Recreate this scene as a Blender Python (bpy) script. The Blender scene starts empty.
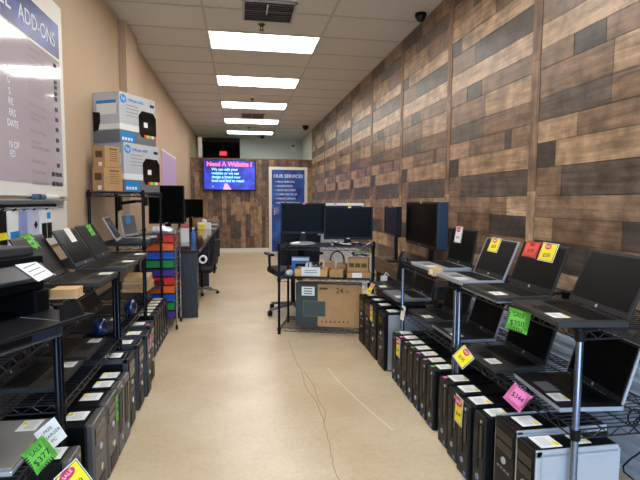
import bpy, bmesh, math, random
from mathutils import Vector, Matrix
S = bpy.context.scene
C = S.collection
PI = math.pi
HC = 1.28      # camera height
CZ = 3.07      # ceiling height
XR, XL = 1.82, -1.18   # side walls
YF, YP, YB = -1.6, 12.15, 14.2   # storefront, wood partition, rear wall

# ---------------------------------------------------------------- camera
cam = bpy.data.cameras.new('camera'); co = bpy.data.objects.new('camera', cam); C.objects.link(co)
yaw, pit, rol = .165869, .080534, .005357
fwd = Vector((math.sin(yaw)*math.cos(pit), math.cos(yaw)*math.cos(pit), -math.sin(pit)))
right = Vector((math.cos(yaw), -math.sin(yaw), 0)); up = right.cross(fwd)
r2 = right*math.cos(rol) + up*math.sin(rol); u2 = -right*math.sin(rol) + up*math.cos(rol)
co.matrix_world = Matrix(((r2.x, u2.x, -fwd.x, 0), (r2.y, u2.y, -fwd.y, 0), (r2.z, u2.z, -fwd.z, HC), (0, 0, 0, 1)))
cam.sensor_width = 36; cam.lens = 480/640*36; cam.clip_start = .02; cam.clip_end = 200
S.camera = co
# ---------------------------------------------------------------- sky, exposure
w = bpy.data.worlds.new('world'); S.world = w; w.use_nodes = True
bgn = w.node_tree.nodes['Background']; bgn.inputs[0].default_value = (.46, .68, 1, 1); bgn.inputs[1].default_value = 9.0
LAMP = 12.5
S.view_settings.view_transform = 'Standard'; S.view_settings.look = 'None'
S.view_settings.exposure = 0.0; S.view_settings.gamma = 1; S.view_settings.use_curve_mapping = False
po = bpy.data.lights.new('window_portal', 'AREA'); po.shape = 'RECTANGLE'; po.size = 2.9; po.size_y = 2.6
po.cycles.is_portal = True
poo = bpy.data.objects.new('window_portal', po); C.objects.link(poo); poo.location = (.32, YF-.02, 1.4); poo.rotation_euler = (PI/2, 0, 0)

# ---------------------------------------------------------------- helpers
def lin(c):
    return tuple(((v/255)/12.92 if v/255 <= .04045 else ((v/255+.055)/1.055)**2.4) for v in c) + (1,)
MATS = {}
def mat(name, rgb, rough=.5, metal=0, noise=0, nscale=8, bump=0, bscale=60, emit=0, coat=0, spec=.5, stretch=None):
    if name in MATS: return MATS[name]
    m = bpy.data.materials.new(name); m.use_nodes = True; nt = m.node_tree; b = nt.nodes['Principled BSDF']
    b.inputs['Base Color'].default_value = lin(rgb); b.inputs['Roughness'].default_value = rough; b.inputs['Metallic'].default_value = metal
    b.inputs['Coat Weight'].default_value = coat; b.inputs['Specular IOR Level'].default_value = spec
    if noise or bump:
        tc = nt.nodes.new('ShaderNodeTexCoord'); mp = nt.nodes.new('ShaderNodeMapping'); nt.links.new(tc.outputs['Object'], mp.inputs[0])
        if stretch: mp.inputs['Scale'].default_value = stretch
    if noise:
        n = nt.nodes.new('ShaderNodeTexNoise'); n.inputs['Scale'].default_value = nscale; n.inputs['Detail'].default_value = 6
        nt.links.new(mp.outputs[0], n.inputs['Vector'])
        r = nt.nodes.new('ShaderNodeMapRange'); r.inputs[1].default_value = .3; r.inputs[2].default_value = .7
        r.inputs[3].default_value = 1-noise; r.inputs[4].default_value = 1+noise; nt.links.new(n.outputs[0], r.inputs[0])
        mx = nt.nodes.new('ShaderNodeMix'); mx.data_type = 'RGBA'; mx.blend_type = 'MULTIPLY'; mx.inputs[0].default_value = 1
        mx.inputs[6].default_value = lin(rgb); nt.links.new(r.outputs[0], mx.inputs[7]); nt.links.new(mx.outputs[2], b.inputs['Base Color'])
    if bump:
        n2 = nt.nodes.new('ShaderNodeTexNoise'); n2.inputs['Scale'].default_value = bscale; nt.links.new(mp.outputs[0], n2.inputs['Vector'])
        bp = nt.nodes.new('ShaderNodeBump'); bp.inputs['Strength'].default_value = bump; bp.inputs['Distance'].default_value = .01
        nt.links.new(n2.outputs[0], bp.inputs['Height']); nt.links.new(bp.outputs[0], b.inputs['Normal'])
    if emit:
        b.inputs['Emission Color'].default_value = lin(rgb); b.inputs['Emission Strength'].default_value = emit
    MATS[name] = m; return m

def link(name, me, parent=None, loc=(0, 0, 0), rot=(0, 0, 0)):
    o = bpy.data.objects.new(name, me); C.objects.link(o); o.location = loc; o.rotation_euler = rot
    if parent: o.parent = parent
    return o
def thing(name, label, cat, loc=(0, 0, 0), rz=0, group=None):
    o = link(name, None, None, loc, (0, 0, rz)); o.empty_display_size = .05
    return tag(o, label, cat, group)
def tag(o, label, cat, group=None):
    o['label'] = label; o['category'] = cat
    if group: o['group'] = group
    return o
def struct(o, label=None, cat=None):
    o['kind'] = 'structure'
    if label: o['label'] = label; o['category'] = cat
    return o
# mesh collector
class MB:
    def __init__(s): s.v = []; s.f = []
    def quadbox(s, a, b, M=None):
        (x0, y0, z0), (x1, y1, z1) = a, b; n = len(s.v)
        p = [Vector(q) for q in ((x0,y0,z0),(x1,y0,z0),(x1,y1,z0),(x0,y1,z0),(x0,y0,z1),(x1,y0,z1),(x1,y1,z1),(x0,y1,z1))]
        if M: p = [M @ q for q in p]
        s.v += [tuple(q) for q in p]
        s.f += [tuple(n+i for i in f) for f in ((0,3,2,1),(4,5,6,7),(0,1,5,4),(1,2,6,5),(2,3,7,6),(3,0,4,7))]
        return s
    def cbox(s, c, d, M=None):
        return s.quadbox([c[i]-d[i]/2 for i in range(3)], [c[i]+d[i]/2 for i in range(3)], M)
    def tube(s, a, b, r, n=6, r2=None, cap=True):
        a = Vector(a); b = Vector(b); d = (b-a).normalized(); r2 = r if r2 is None else r2
        u = d.orthogonal().normalized(); v = d.cross(u); k = len(s.v)
        for p, rr in ((a, r), (b, r2)):
            for i in range(n):
                t = 2*PI*i/n; s.v.append(tuple(p + u*(rr*math.cos(t)) + v*(rr*math.sin(t))))
        for i in range(n): j = (i+1) % n; s.f.append((k+i, k+j, k+n+j, k+n+i))
        if cap: s.f.append(tuple(k+n-1-i for i in range(n))); s.f.append(tuple(k+n+i for i in range(n)))
        return s
    def path(s, pts, r, n=6):
        for a, b in zip(pts[:-1], pts[1:]): s.tube(a, b, r, n)
        return s
    def lathe(s, prof, n=16, M=None):
        k = len(s.v)
        for (r, z) in prof:
            for i in range(n):
                t = 2*PI*i/n; q = Vector((r*math.cos(t), r*math.sin(t), z)); q = M @ q if M else q; s.v.append(tuple(q))
        for j in range(len(prof)-1):
            for i in range(n):
                i2 = (i+1) % n; s.f.append((k+j*n+i, k+j*n+i2, k+(j+1)*n+i2, k+(j+1)*n+i))
        s.f.append(tuple(k+n-1-i for i in range(n))); s.f.append(tuple(k+(len(prof)-1)*n+i for i in range(n)))
        return s
    def prism(s, poly, h0, h1, M=None):      # polygon in xy extruded in z
        k = len(s.v); n = len(poly)
        for z in (h0, h1):
            for (x, y) in poly:
                q = Vector((x, y, z)); q = M @ q if M else q; s.v.append(tuple(q))
        s.f.append(tuple(k+n-1-i for i in range(n))); s.f.append(tuple(k+n+i for i in range(n)))
        for i in range(n): j = (i+1) % n; s.f.append((k+i, k+j, k+n+j, k+n+i))
        return s
    def mesh(s, name, m, bevel=0, smooth=False):
        me = bpy.data.meshes.new(name); me.from_pydata(s.v, [], s.f); me.update()
        bm = bmesh.new(); bm.from_mesh(me)
        bmesh.ops.recalc_face_normals(bm, faces=bm.faces)
        if bevel: bmesh.ops.bevel(bm, geom=bm.edges[:], offset=bevel, segments=2, affect='EDGES', profile=.5, clamp_overlap=True)
        bm.to_mesh(me); bm.free(); me.materials.append(m)
        if smooth:
            for p in me.polygons: p.use_smooth = True
            try: me.set_sharp_from_angle(angle=math.radians(40))
            except Exception: pass
        return me
    def obj(s, name, m, parent=None, loc=(0, 0, 0), rot=(0, 0, 0), bevel=0, smooth=False):
        return link(name, s.mesh(name, m, bevel, smooth), parent, loc, rot)
CACHE = {}
def box(name, d, loc, m, parent=None, rot=(0, 0, 0), bevel=0):      # box of size d centred on loc
    k = (tuple(round(q, 4) for q in d), m.name, bevel)
    if k not in CACHE: CACHE[k] = MB().cbox((0, 0, 0), d).mesh(name, m, bevel)
    return link(name, CACHE[k], parent, loc, rot)
def boxz(name, a, b, m, parent=None, bevel=0):                      # box from corner a to corner b
    a, b = [min(a[i], b[i]) for i in range(3)], [max(a[i], b[i]) for i in range(3)]
    return link(name, MB().quadbox(a, b).mesh(name, m, bevel), parent)
def text(name, s, size, loc, rot, m, parent=None, align='CENTER', depth=.0006, xs=1.0, bold=0):
    cu = bpy.data.curves.new('txt', 'FONT'); cu.body = s; cu.size = size; cu.align_x = align; cu.align_y = 'CENTER'; cu.extrude = depth; cu.resolution_u = 3; cu.offset = bold
    o = bpy.data.objects.new('txt', cu); C.objects.link(o)
    bpy.context.view_layer.update()
    me = bpy.data.meshes.new_from_object(o.evaluated_get(bpy.context.evaluated_depsgraph_get()))
    bpy.data.objects.remove(o); bpy.data.curves.remove(cu)
    for v in me.vertices: v.co.x *= xs
    me.materials.clear(); me.materials.append(m)
    return link(name, me, parent, loc, rot)

# ---------------------------------------------------------------- materials
M_beige = mat('beige_paint', (198, 172, 142), .75, noise=.03, nscale=3, bump=.08, bscale=90)
M_white = mat('white_paint', (224, 221, 212), .6)
M_trim = mat('white_trim', (236, 233, 224), .45)
M_tile = mat('ceiling_tile', (220, 219, 218), .9, noise=.05, nscale=60, bump=.35, bscale=220)
M_grid = mat('ceiling_grid', (196, 194, 192), .5)
M_black = mat('black_plastic', (11, 11, 13), .4, spec=.2)
M_gloss = mat('black_gloss', (14, 15, 18), .12)
M_screen = mat('dark_screen', (9, 10, 11), .25, spec=.05)
M_screenm = mat('matte_screen', (11, 11, 12), .4, spec=.1)
M_dark = mat('charcoal_plastic', (22, 22, 25), .42, spec=.22)
M_bezel = mat('laptop_bezel', (32, 32, 34), .4, spec=.25)
M_deck = mat('laptop_deck', (56, 54, 52), .42, spec=.25)
M_key = mat('key_black', (6, 6, 7), .4, spec=.25)
M_silver = mat('silver_plastic', (190, 194, 200), .32, .45)
M_alu = mat('brushed_aluminium', (186, 190, 196), .28, .8, noise=.05, nscale=40, stretch=(1, 1, 20))
M_grey = mat('grey_plastic', (112, 113, 115), .4)
M_post = mat('black_metal_post', (26, 28, 34), .25, .75)
M_wire = mat('black_wire', (64, 66, 72), .3, .75)
M_chrome = mat('chrome', (205, 208, 212), .16, .95)
M_paper = mat('white_paper', (238, 238, 232), .7)
M_yel = mat('yellow_card', (250, 228, 40), .6)
M_grn = mat('green_card', (112, 200, 70), .6)
M_pnk = mat('pink_card', (240, 130, 180), .6)
M_red = mat('red_orange_card', (240, 84, 62), .6)
M_mag = mat('magenta_ink', (214, 40, 96), .6)
M_ink = mat('black_ink', (22, 22, 26), .6)
M_gink = mat('dark_green_ink', (22, 52, 44), .6)
M_kraft = mat('kraft_cardboard', (188, 146, 98), .8, noise=.06, nscale=14)
M_kraft2 = mat('pale_cardboard', (214, 172, 116), .8, noise=.05, nscale=14)
M_kink = mat('brown_print', (96, 70, 44), .8)
M_wood1 = mat('pale_wood', (206, 170, 118), .55, noise=.1, nscale=10, stretch=(1, 12, 1))
M_blue = mat('glossy_blue', (14, 32, 72), .12, coat=.6)
M_hpg = mat('box_grey', (196, 198, 200), .6)
M_hpd = mat('box_dark_grey', (112, 114, 118), .6)
M_hpb = mat('box_blue', (26, 140, 214), .5)
M_glass = None

def wood_mat(name, axis, rough=.5, bump=.25):
    m = bpy.data.materials.new(name); m.use_nodes = True; nt = m.node_tree; b = nt.nodes['Principled BSDF']
    N = nt.nodes.new; Lk = nt.links.new
    at = N('ShaderNodeAttribute'); at.attribute_name = 'tone'
    tc = N('ShaderNodeTexCoord'); mp = N('ShaderNodeMapping'); Lk(tc.outputs['Object'], mp.inputs[0])
    sc = [26, 26, 26]; sc[axis] = 1.6; mp.inputs['Scale'].default_value = sc
    n = N('ShaderNodeTexNoise'); n.inputs['Scale'].default_value = 1.6; n.inputs['Detail'].default_value = 8; n.inputs['Roughness'].default_value = .62; n.inputs['Distortion'].default_value = .6
    Lk(mp.outputs[0], n.inputs['Vector'])
    r = N('ShaderNodeMapRange'); r.inputs[1].default_value = .28; r.inputs[2].default_value = .72; r.inputs[3].default_value = .5; r.inputs[4].default_value = 1.38; Lk(n.outputs[0], r.inputs[0])
    n2 = N('ShaderNodeTexNoise'); n2.inputs['Scale'].default_value = 8; n2.inputs['Detail'].default_value = 7; n2.inputs['Roughness'].default_value = .6; Lk(tc.outputs['Object'], n2.inputs['Vector'])
    r2_ = N('ShaderNodeMapRange'); r2_.inputs[1].default_value = .35; r2_.inputs[2].default_value = .68; r2_.inputs[3].default_value = .55; r2_.inputs[4].default_value = 1.3; Lk(n2.outputs[0], r2_.inputs[0])
    mu = N('ShaderNodeMath'); mu.operation = 'MULTIPLY'; Lk(r.outputs[0], mu.inputs[0]); Lk(r2_.outputs[0], mu.inputs[1])
    mx = N('ShaderNodeMix'); mx.data_type = 'RGBA'; mx.blend_type = 'MULTIPLY'; mx.inputs[0].default_value = 1
    Lk(at.outputs['Color'], mx.inputs[6]); Lk(mu.outputs[0], mx.inputs[7]); Lk(mx.outputs[2], b.inputs['Base Color'])
    b.inputs['Roughness'].default_value = rough
    bp = N('ShaderNodeBump'); bp.inputs['Strength'].default_value = bump; bp.inputs['Distance'].default_value = .004; Lk(n.outputs[0], bp.inputs['Height']); Lk(bp.outputs[0], b.inputs['Normal'])
    return m
M_plank = wood_mat('reclaimed_plank', 1, .36)
M_plankv = wood_mat('reclaimed_plank_vertical', 2, .5)
TONES = [(186,148,112),(172,134,100),(160,122,90),(146,110,82),(196,160,124),(128,98,76),(98,80,66),(82,70,60),(70,60,54),(150,116,88),(176,140,106),(108,86,70)]
def toned(me, rgb):
    at = me.color_attributes.new('tone', 'FLOAT_COLOR', 'CORNER'); c = lin(rgb)
    for d in at.data: d.color = c

# ================================================================= THE ROOM
def floor_mat():
    m = bpy.data.materials.new('polished_concrete'); m.use_nodes = True; nt = m.node_tree; b = nt.nodes['Principled BSDF']; N = nt.nodes.new; Lk = nt.links.new
    tc = N('ShaderNodeTexCoord')
    n = N('ShaderNodeTexNoise'); n.inputs['Scale'].default_value = 1.3; n.inputs['Detail'].default_value = 9; n.inputs['Roughness'].default_value = .6; Lk(tc.outputs['Object'], n.inputs['Vector'])
    cr = N('ShaderNodeValToRGB'); cr.color_ramp.elements[0].position = .3; cr.color_ramp.elements[0].color = lin((196, 172, 134)); cr.color_ramp.elements[1].position = .72; cr.color_ramp.elements[1].color = lin((226, 208, 176)); Lk(n.outputs[0], cr.inputs[0])
    n2 = N('ShaderNodeTexNoise'); n2.inputs['Scale'].default_value = 40; n2.inputs['Detail'].default_value = 5; Lk(tc.outputs['Object'], n2.inputs['Vector'])
    r = N('ShaderNodeMapRange'); r.inputs[1].default_value = .3; r.inputs[2].default_value = .7; r.inputs[3].default_value = .93; r.inputs[4].default_value = 1.05; Lk(n2.outputs[0], r.inputs[0])
    mx = N('ShaderNodeMix'); mx.data_type = 'RGBA'; mx.blend_type = 'MULTIPLY'; mx.inputs[0].default_value = 1; Lk(cr.outputs[0], mx.inputs[6]); Lk(r.outputs[0], mx.inputs[7])
    Lk(mx.outputs[2], b.inputs['Base Color'])
    r3 = N('ShaderNodeMapRange'); r3.inputs[3].default_value = .22; r3.inputs[4].default_value = .42; Lk(n.outputs[0], r3.inputs[0]); Lk(r3.outputs[0], b.inputs['Roughness'])
    mp = N('ShaderNodeMapping'); mp.inputs['Rotation'].default_value = (0, 0, .7); mp.inputs['Scale'].default_value = (2.2, 16, 1); Lk(tc.outputs['Object'], mp.inputs[0])
    n3 = N('ShaderNodeTexNoise'); n3.inputs['Scale'].default_value = 1.4; n3.inputs['Detail'].default_value = 5; Lk(mp.outputs[0], n3.inputs['Vector'])
    ad = N('ShaderNodeMath'); ad.operation = 'MULTIPLY_ADD'; ad.inputs[1].default_value = .25; Lk(n2.outputs[0], ad.inputs[0]); Lk(n3.outputs[0], ad.inputs[2])
    bp = N('ShaderNodeBump'); bp.inputs['Strength'].default_value = .16; bp.inputs['Distance'].default_value = .012; Lk(ad.outputs[0], bp.inputs['Height']); Lk(bp.outputs[0], b.inputs['Normal'])
    return m
M_floor = floor_mat()
fl = struct(boxz('floor', (XL-.3, YF-.3, -.12), (XR+.3, 17, -.006), mat('joint_filler', (128, 100, 70), .8)), 'tan polished concrete floor with a thin crack', 'floor')
for ya, yb in ((YF-.3, .3), (.306, 5.02), (5.026, 9.8), (9.806, 17)):     # slabs between the saw-cut joints
    boxz('floor_slab', (XL-.3, ya, -.06), (XR+.3, yb, 0), M_floor, fl)
M_crack = mat('crack_dark', (158, 126, 90), .8); M_scr = mat('white_scratch', (238, 226, 204), .5)
def ribbon(name, pts, wd, m):
    b = MB()
    for (x0, y0), (x1, y1) in zip(pts[:-1], pts[1:]):
        d = Vector((x1-x0, y1-y0, 0)).normalized(); n = Vector((-d.y, d.x, 0))*wd
        k = len(b.v)
        for p in ((x0-n.x, y0-n.y), (x1-n.x, y1-n.y), (x1+n.x, y1+n.y), (x0+n.x, y0+n.y)): b.v.append((p[0], p[1], .0006))
        b.f.append((k, k+1, k+2, k+3))
    return b.obj(name, m, fl)
random.seed(5)
cp = [(.43, 4.35), (.43, 3.9), (.45, 3.5), (.44, 3.2), (.48, 2.9), (.47, 2.65), (.46, 2.4), (.44, 2.2), (.44, 1.9), (.42, 1.5)]
cr_ = []
for (a, b_) in zip(cp[:-1], cp[1:]):
    for i in range(4):
        t = i/4; cr_.append((a[0]+(b_[0]-a[0])*t+random.uniform(-.004, .004), a[1]+(b_[1]-a[1])*t))
ribbon('floor_crack', cr_, .0018, M_crack)
ribbon('floor_crack', [(.47, 3.5), (.50, 3.2), (.49, 2.95), (.51, 2.8), (.475, 2.65)], .0018, M_crack)
ribbon('floor_scratch', [(.66, 3.55), (.68, 3.3), (.73, 3.0), (.78, 2.75), (.84, 2.5)], .004, M_scr)

wl = struct(boxz('wall_left', (XL-.12, YF-.1, 0), (XL, YB+3, CZ+.2), M_beige), 'beige painted left wall', 'wall')
boxz('pilaster', (XL, 5.2, 0), (XL+.07, 5.78, CZ), M_beige, wl)
wr = struct(boxz('wall_right', (XR+.002, YF-.1, 0), (XR+.12, YP, CZ+.2), mat('wall_backing', (40, 34, 30), .8)), 'right wall clad in reclaimed wood plank panels', 'wall')
boxz('painted_wall_end', (XR+.002, YP, 0), (XR+.12, YB+3, CZ+.2), M_white, wr)
# plank panels: every panel repeats the same pattern, 1.25 m wide, with a vertical batten on each seam
PW, Y0P, WZ0 = 1.25, 2.72, .55
random.seed(23)
LT_, MD_, DK_ = [(184,152,120),(174,142,110),(192,162,130)], [(142,114,90),(132,104,82),(152,124,100)], [(86,75,66),(76,67,60),(98,85,74)]
rows_ = [(.15, 'D.45M'), (.13, 'M.3D'), (.17, 'L.6M'), (.12, 'D.15L'), (.16, 'M.35D'), (.14, 'L'), (.12, 'M.25D.45M'), (.17, 'M.5L'), (.14, 'D.5M'),
         (.13, 'L.3M.75D.82M'), (.15, 'D.15L'), (.17, 'M.2D'), (.13, 'M.8L'), (.14, 'L.15M.6D'), (.17, 'D.45M'), (.15, 'L.65M'), (.18, 'M.3D')]
pattern = []
z = CZ
for h, code in rows_:                    # from the ceiling down, cuts counted from the far end of the panel
    cuts = [0.0]; tones = [code[0]]; i = 1
    while i < len(code):
        j = i+1
        while code[j].isdigit(): j += 1
        cuts.append(float('0'+code[i:j])); tones.append(code[j]); i = j+1
    cuts.append(1.0)
    for k, tn in enumerate(tones):
        pattern.append((PW-cuts[k+1]*(PW-.09), PW-cuts[k]*(PW-.09), max(z-h, WZ0), z, random.choice({'L': LT_, 'M': MD_, 'D': DK_}[tn])))
    z -= h
strip = []
z = WZ0
while z < CZ-.02:
    h = min(random.choice([.45, .62, .8]), CZ-z); strip.append((z, z+h, random.choice([(170,136,104),(184,150,116),(140,110,86),(150,118,92)]))); z += h
pm = []
for (a, b_, z0, z1, t) in pattern:
    pr = random.uniform(.0, .004)
    me = MB().quadbox((-.012-pr, a+.0015, z0+.0015), (0, b_-.0015, z1-.0015)).mesh('plank', M_plank); toned(me, t); pm.append(me)
for (z0, z1, t) in strip:
    me = MB().quadbox((-.017, .003, z0+.001), (0, .087, z1-.001)).mesh('batten', M_plankv); toned(me, t); pm.append(me)
cnt = 0
for k in range(-2, 9):
    y0 = Y0P + PW*(k-1)
    if k >= 7:                      # the far panels: pieces a few pixels high, joined
        if y0 + PW > YP + .2: continue
    for me in pm:
        if k < 7 and k > -1 and cnt < 300:
            link(me.name.split('.')[0], me, wr, (XR, y0, 0)); cnt += 1
    if k >= 7 or k <= -1 or cnt >= 300:
        pass
def joined_panel(y0s, name, ymax):
    bm = bmesh.new(); lay = None
    for y0 in y0s:
        for me in pm:
            n0 = len(bm.verts); bm.from_mesh(me); bm.verts.ensure_lookup_table()
            for v in bm.verts[n0:]:
                v.co.y = min(v.co.y+y0, ymax)
    me = bpy.data.meshes.new(name); bm.to_mesh(me); bm.free(); me.materials.append(M_plank)
    o = link(name, me, wr, (XR, 0, 0)); o['kind'] = 'stuff'; return o
done = cnt // len(pm)              # panels built piece by piece start at k = 0
print('planks per panel', len(pm), 'separate', cnt)
far0 = 0 + done
# corrugated metal wainscot below the planks
M_corr = mat('corrugated_metal', (205, 212, 220), .35, .2)
b = MB(); zz = 0; 
while zz < WZ0-.02:
    b.quadbox((XR-.004, YF, zz+.028), (XR+.002, YP-.02, zz+.062)); b.quadbox((XR-.02, YF, zz), (XR+.002, YP-.02, zz+.026)); zz += .062
b.obj('corrugated_wainscot', M_corr, wr)['label'] = 'blue grey ribbed metal wainscot'
# ceiling with T-bar grid and lay-in tiles
ce = struct(boxz('ceiling', (XL-.1, YF-.1, CZ+.03), (XR+.1, YB+3, CZ+.15), mat('plenum', (120, 118, 115), .9)), 'suspended ceiling of white mineral tiles', 'ceiling')
GX = [XL, -.325, .895, XR]; GY0 = 5.335; GP = .6097
rows = range(-11, 15)
lights_rows = [-9, -6, -3, 0, 3, 6, 9, 12]
b = MB()
for gx in GX[1:3]: b.quadbox((gx-.012, YF, CZ-.004), (gx+.012, YB, CZ+.004))
for r in rows: b.quadbox((XL, GY0+r*GP-.012, CZ-.003), (XR, GY0+r*GP+.012, CZ+.004))
for gx in (XL+.012, XR-.012): b.quadbox((gx-.012, YF, CZ-.004), (gx+.012, YB, CZ+.004))
b.obj('ceiling_grid', M_grid, ce)
for r in rows:
    ya, yb = GY0+r*GP, GY0+(r+1)*GP
    yb = min(yb, YB)
    for c in range(3):
        if c == 1 and r in lights_rows: continue
        if yb-ya < .1: continue
        boxz('ceiling_tile', (GX[c]+.01, ya+.01, CZ+.003), (GX[c+1]-.01, yb-.01, CZ+.02), M_tile, ce)
M_lamp = mat('lamp_diffuser', (255, 251, 246), .5, emit=LAMP); M_lampc = mat('lamp_diffuser_cool', (224, 252, 246), .5, emit=LAMP*.55)
for i, r in enumerate(lights_rows):
    ya, yb = GY0+r*GP, GY0+(r+1)*GP
    if i >= 3: lab = ['nearest', 'second', 'third', 'fourth', 'fifth and farthest'][i-3] + ' of the ceiling light panels in view'
    else: lab = ['ceiling light panel just inside the storefront', 'ceiling light panel over the near aisle', 'ceiling light panel overhead before the air vent'][i]
    t = thing('ceiling_light', lab, 'ceiling light', (.285, (ya+yb)/2, CZ), 0, 'fluorescent ceiling panels')
    b = MB()
    for a, c in (((-.61, -.305), (.61, -.285)), ((-.61, .285), (.61, .305)), ((-.61, -.285), (-.59, .285)), ((.59, -.285), (.61, .285))):
        b.quadbox((a[0], a[1], -.006), (c[0], c[1], .012))
    b.obj('frame', M_trim, t)
    box('diffuser', (1.18, .57, .008), (0, 0, .003), M_lampc if i == 7 else M_lamp, t)
# partition with the wood cladding, rear wall, dark hallway
pa = struct(boxz('wall_partition', (XL, YP, 0), (XR, YP+.12, 2.30), mat('partition_core', (70, 56, 44), .8)), 'rear partition clad in upright reclaimed wood boards', 'wall')
random.seed(9)
bms = []
bm = bmesh.new(); cl = bm.loops.layers.float_color.new('tone')
x = XL
while x < XR-.01:
    wd = random.choice([.085, .1, .12]); xb = min(x+wd, XR); z = .10 - random.uniform(0, .0)
    zt = z + random.uniform(.15, .6); first = True
    while z < 2.30:
        z1 = min(zt, 2.30)
        t = lin(random.choice([(168,132,98),(150,116,86),(134,104,78),(112,88,70),(92,76,64),(122,98,78),(180,146,110)]))
        y1 = YP-.012-random.uniform(0, .008)
        vs = [bm.verts.new(p) for p in ((x+.002,y1,z+.002),(xb-.002,y1,z+.002),(xb-.002,y1,z1-.002),(x+.002,y1,z1-.002),(x+.002,YP,z+.002),(xb-.002,YP,z+.002),(xb-.002,YP,z1-.002),(x+.002,YP,z1-.002))]
        for f in ((0,1,2,3),(0,4,5,1),(1,5,6,2),(2,6,7,3),(3,7,4,0)):
            fa = bm.faces.new([vs[i] for i in f])
            for l in fa.loops: l[cl] = t
        z = z1; zt = z + random.choice([.3, .45, .6])
    x = xb
bmesh.ops.recalc_face_normals(bm, faces=bm.faces)
me = bpy.data.meshes.new('upright_boards'); bm.to_mesh(me); bm.free(); me.materials.append(M_plankv)
link('upright_boards', me, pa)['kind'] = 'stuff'
struct(boxz('baseboard_partition', (XL, YP-.035, 0), (.72, YP-.021, .10), M_trim))
boxz('partition_cap', (XL, YP-.02, 2.30), (XR, YP+.14, 2.325), mat('cap_wood', (120, 92, 70), .6), pa)
struct(boxz('wall_rear', (.02, YB, 0), (XR, YB+.1, CZ+.1), M_white))
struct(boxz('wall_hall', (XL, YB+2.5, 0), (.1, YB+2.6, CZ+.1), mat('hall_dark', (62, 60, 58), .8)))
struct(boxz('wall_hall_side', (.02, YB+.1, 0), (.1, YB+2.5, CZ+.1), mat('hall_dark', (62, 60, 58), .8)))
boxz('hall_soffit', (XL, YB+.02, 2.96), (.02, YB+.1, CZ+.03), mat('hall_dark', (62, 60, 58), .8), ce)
# storefront behind the camera
wf = struct(boxz('wall_front', (XL-.1, YF-.12, 2.72), (XR+.1, YF, CZ+.2), M_white))
wn = struct(link('window_1', None, None, (.32, YF-.06, 0)))
b = MB()
for xx in (XL+.03, -.2, .82, XR-.03): b.quadbox((xx-.03-.32, -.04, 0), (xx+.03-.32, .04, 2.72))
b.quadbox((XL-.32, -.04, 0), (XR-.32, .04, .1)); b.quadbox((XL-.32, -.04, 2.64), (XR-.32, .04, 2.72))
b.obj('window_frame', mat('storefront_aluminium', (150, 152, 155), .4, .6), wn)
# outside ground
struct(boxz('ground_outside', (-40, -60, -.2), (40, YF-.3, -.12), mat('asphalt', (120, 120, 122), .9)))
for o in (joined_panel([Y0P+PW*(k-1) for k in range(far0, 9) if Y0P+PW*(k-1) < YP-.05], 'far_planks', YP-.03),): pass

# services door with the printed banner
d = struct(link('door_1', None, None, (1.21, YP-.02, 0)), 'blue door printed with a list of services in white frame', 'door')
b = MB()
b.quadbox((-.485, -.035, 0), (-.415, .02, 2.13)); b.quadbox((.415, -.035, 0), (.485, .02, 2.13)); b.quadbox((-.415, -.035, 2.06), (.415, .02, 2.13))
b.obj('door_frame', M_trim, d)
def banner_mat(name, c0, c1, sc=3.0, emit=0):
    m = bpy.data.materials.new(name); m.use_nodes = True; nt = m.node_tree; bb = nt.nodes['Principled BSDF']; N = nt.nodes.new; Lk = nt.links.new
    tc = N('ShaderNodeTexCoord'); n = N('ShaderNodeTexNoise'); n.inputs['Scale'].default_value = sc; n.inputs['Detail'].default_value = 4; Lk(tc.outputs['Object'], n.inputs['Vector'])
    cr = N('ShaderNodeValToRGB'); cr.color_ramp.elements[0].position = .38; cr.color_ramp.elements[0].color = lin(c0); cr.color_ramp.elements[1].position = .72; cr.color_ramp.elements[1].color = lin(c1); Lk(n.outputs[0], cr.inputs[0])
    Lk(cr.outputs[0], bb.inputs['Base Color']); bb.inputs['Roughness'].default_value = .35
    if emit: Lk(cr.outputs[0], bb.inputs['Emission Color']); bb.inputs['Emission Strength'].default_value = emit
    return m
M_ban = banner_mat('blue_print', (18, 40, 132), (52, 116, 206))
dl = boxz('door_leaf', (-.412, -.01, .005), (.412, .015, 2.055), M_ban, d)
M_wt = mat('white_print', (232, 236, 244), .5)
R0 = (PI/2, 0, 0)
text('heading_lettering', 'OUR SERVICES', .115, (0, -.0115, 1.90), R0, M_wt, d, bold=.003)
for i, s in enumerate(['VIRUS REMOVAL', 'DIAGNOSTICS', 'DATA RECOVERY', 'COMPUTER SETUP', 'WEBSITE DESIGN', 'DIGITAL MARKETING']):
    text('service_lettering', '• '+s, .062, (-.33, -.0115, 1.76-i*.105), R0, M_wt, d, 'LEFT', bold=.001)
for zz in (.95, 1.02, 1.09):
    MB().lathe([(.012, 0), (.012, .004)], 10).obj('contact_icon', M_wt, d, (-.35, -.011, zz), R0)
MB().lathe([(.05, 0), (.05, .003), (.035, .003), (.035, 0)], 16).obj('ring_print', M_wt, d, (-.30, -.0112, 1.06), R0)
b = MB().tube((-.36, -.01, .98), (-.36, -.06, .98), .012, 8); b.tube((-.36, -.06, .98), (-.25, -.06, .98), .011, 8); b.obj('door_handle', M_chrome, d)
box('hinge', (.02, .012, .09), (.413, -.018, 1.76), M_black, d)

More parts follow.
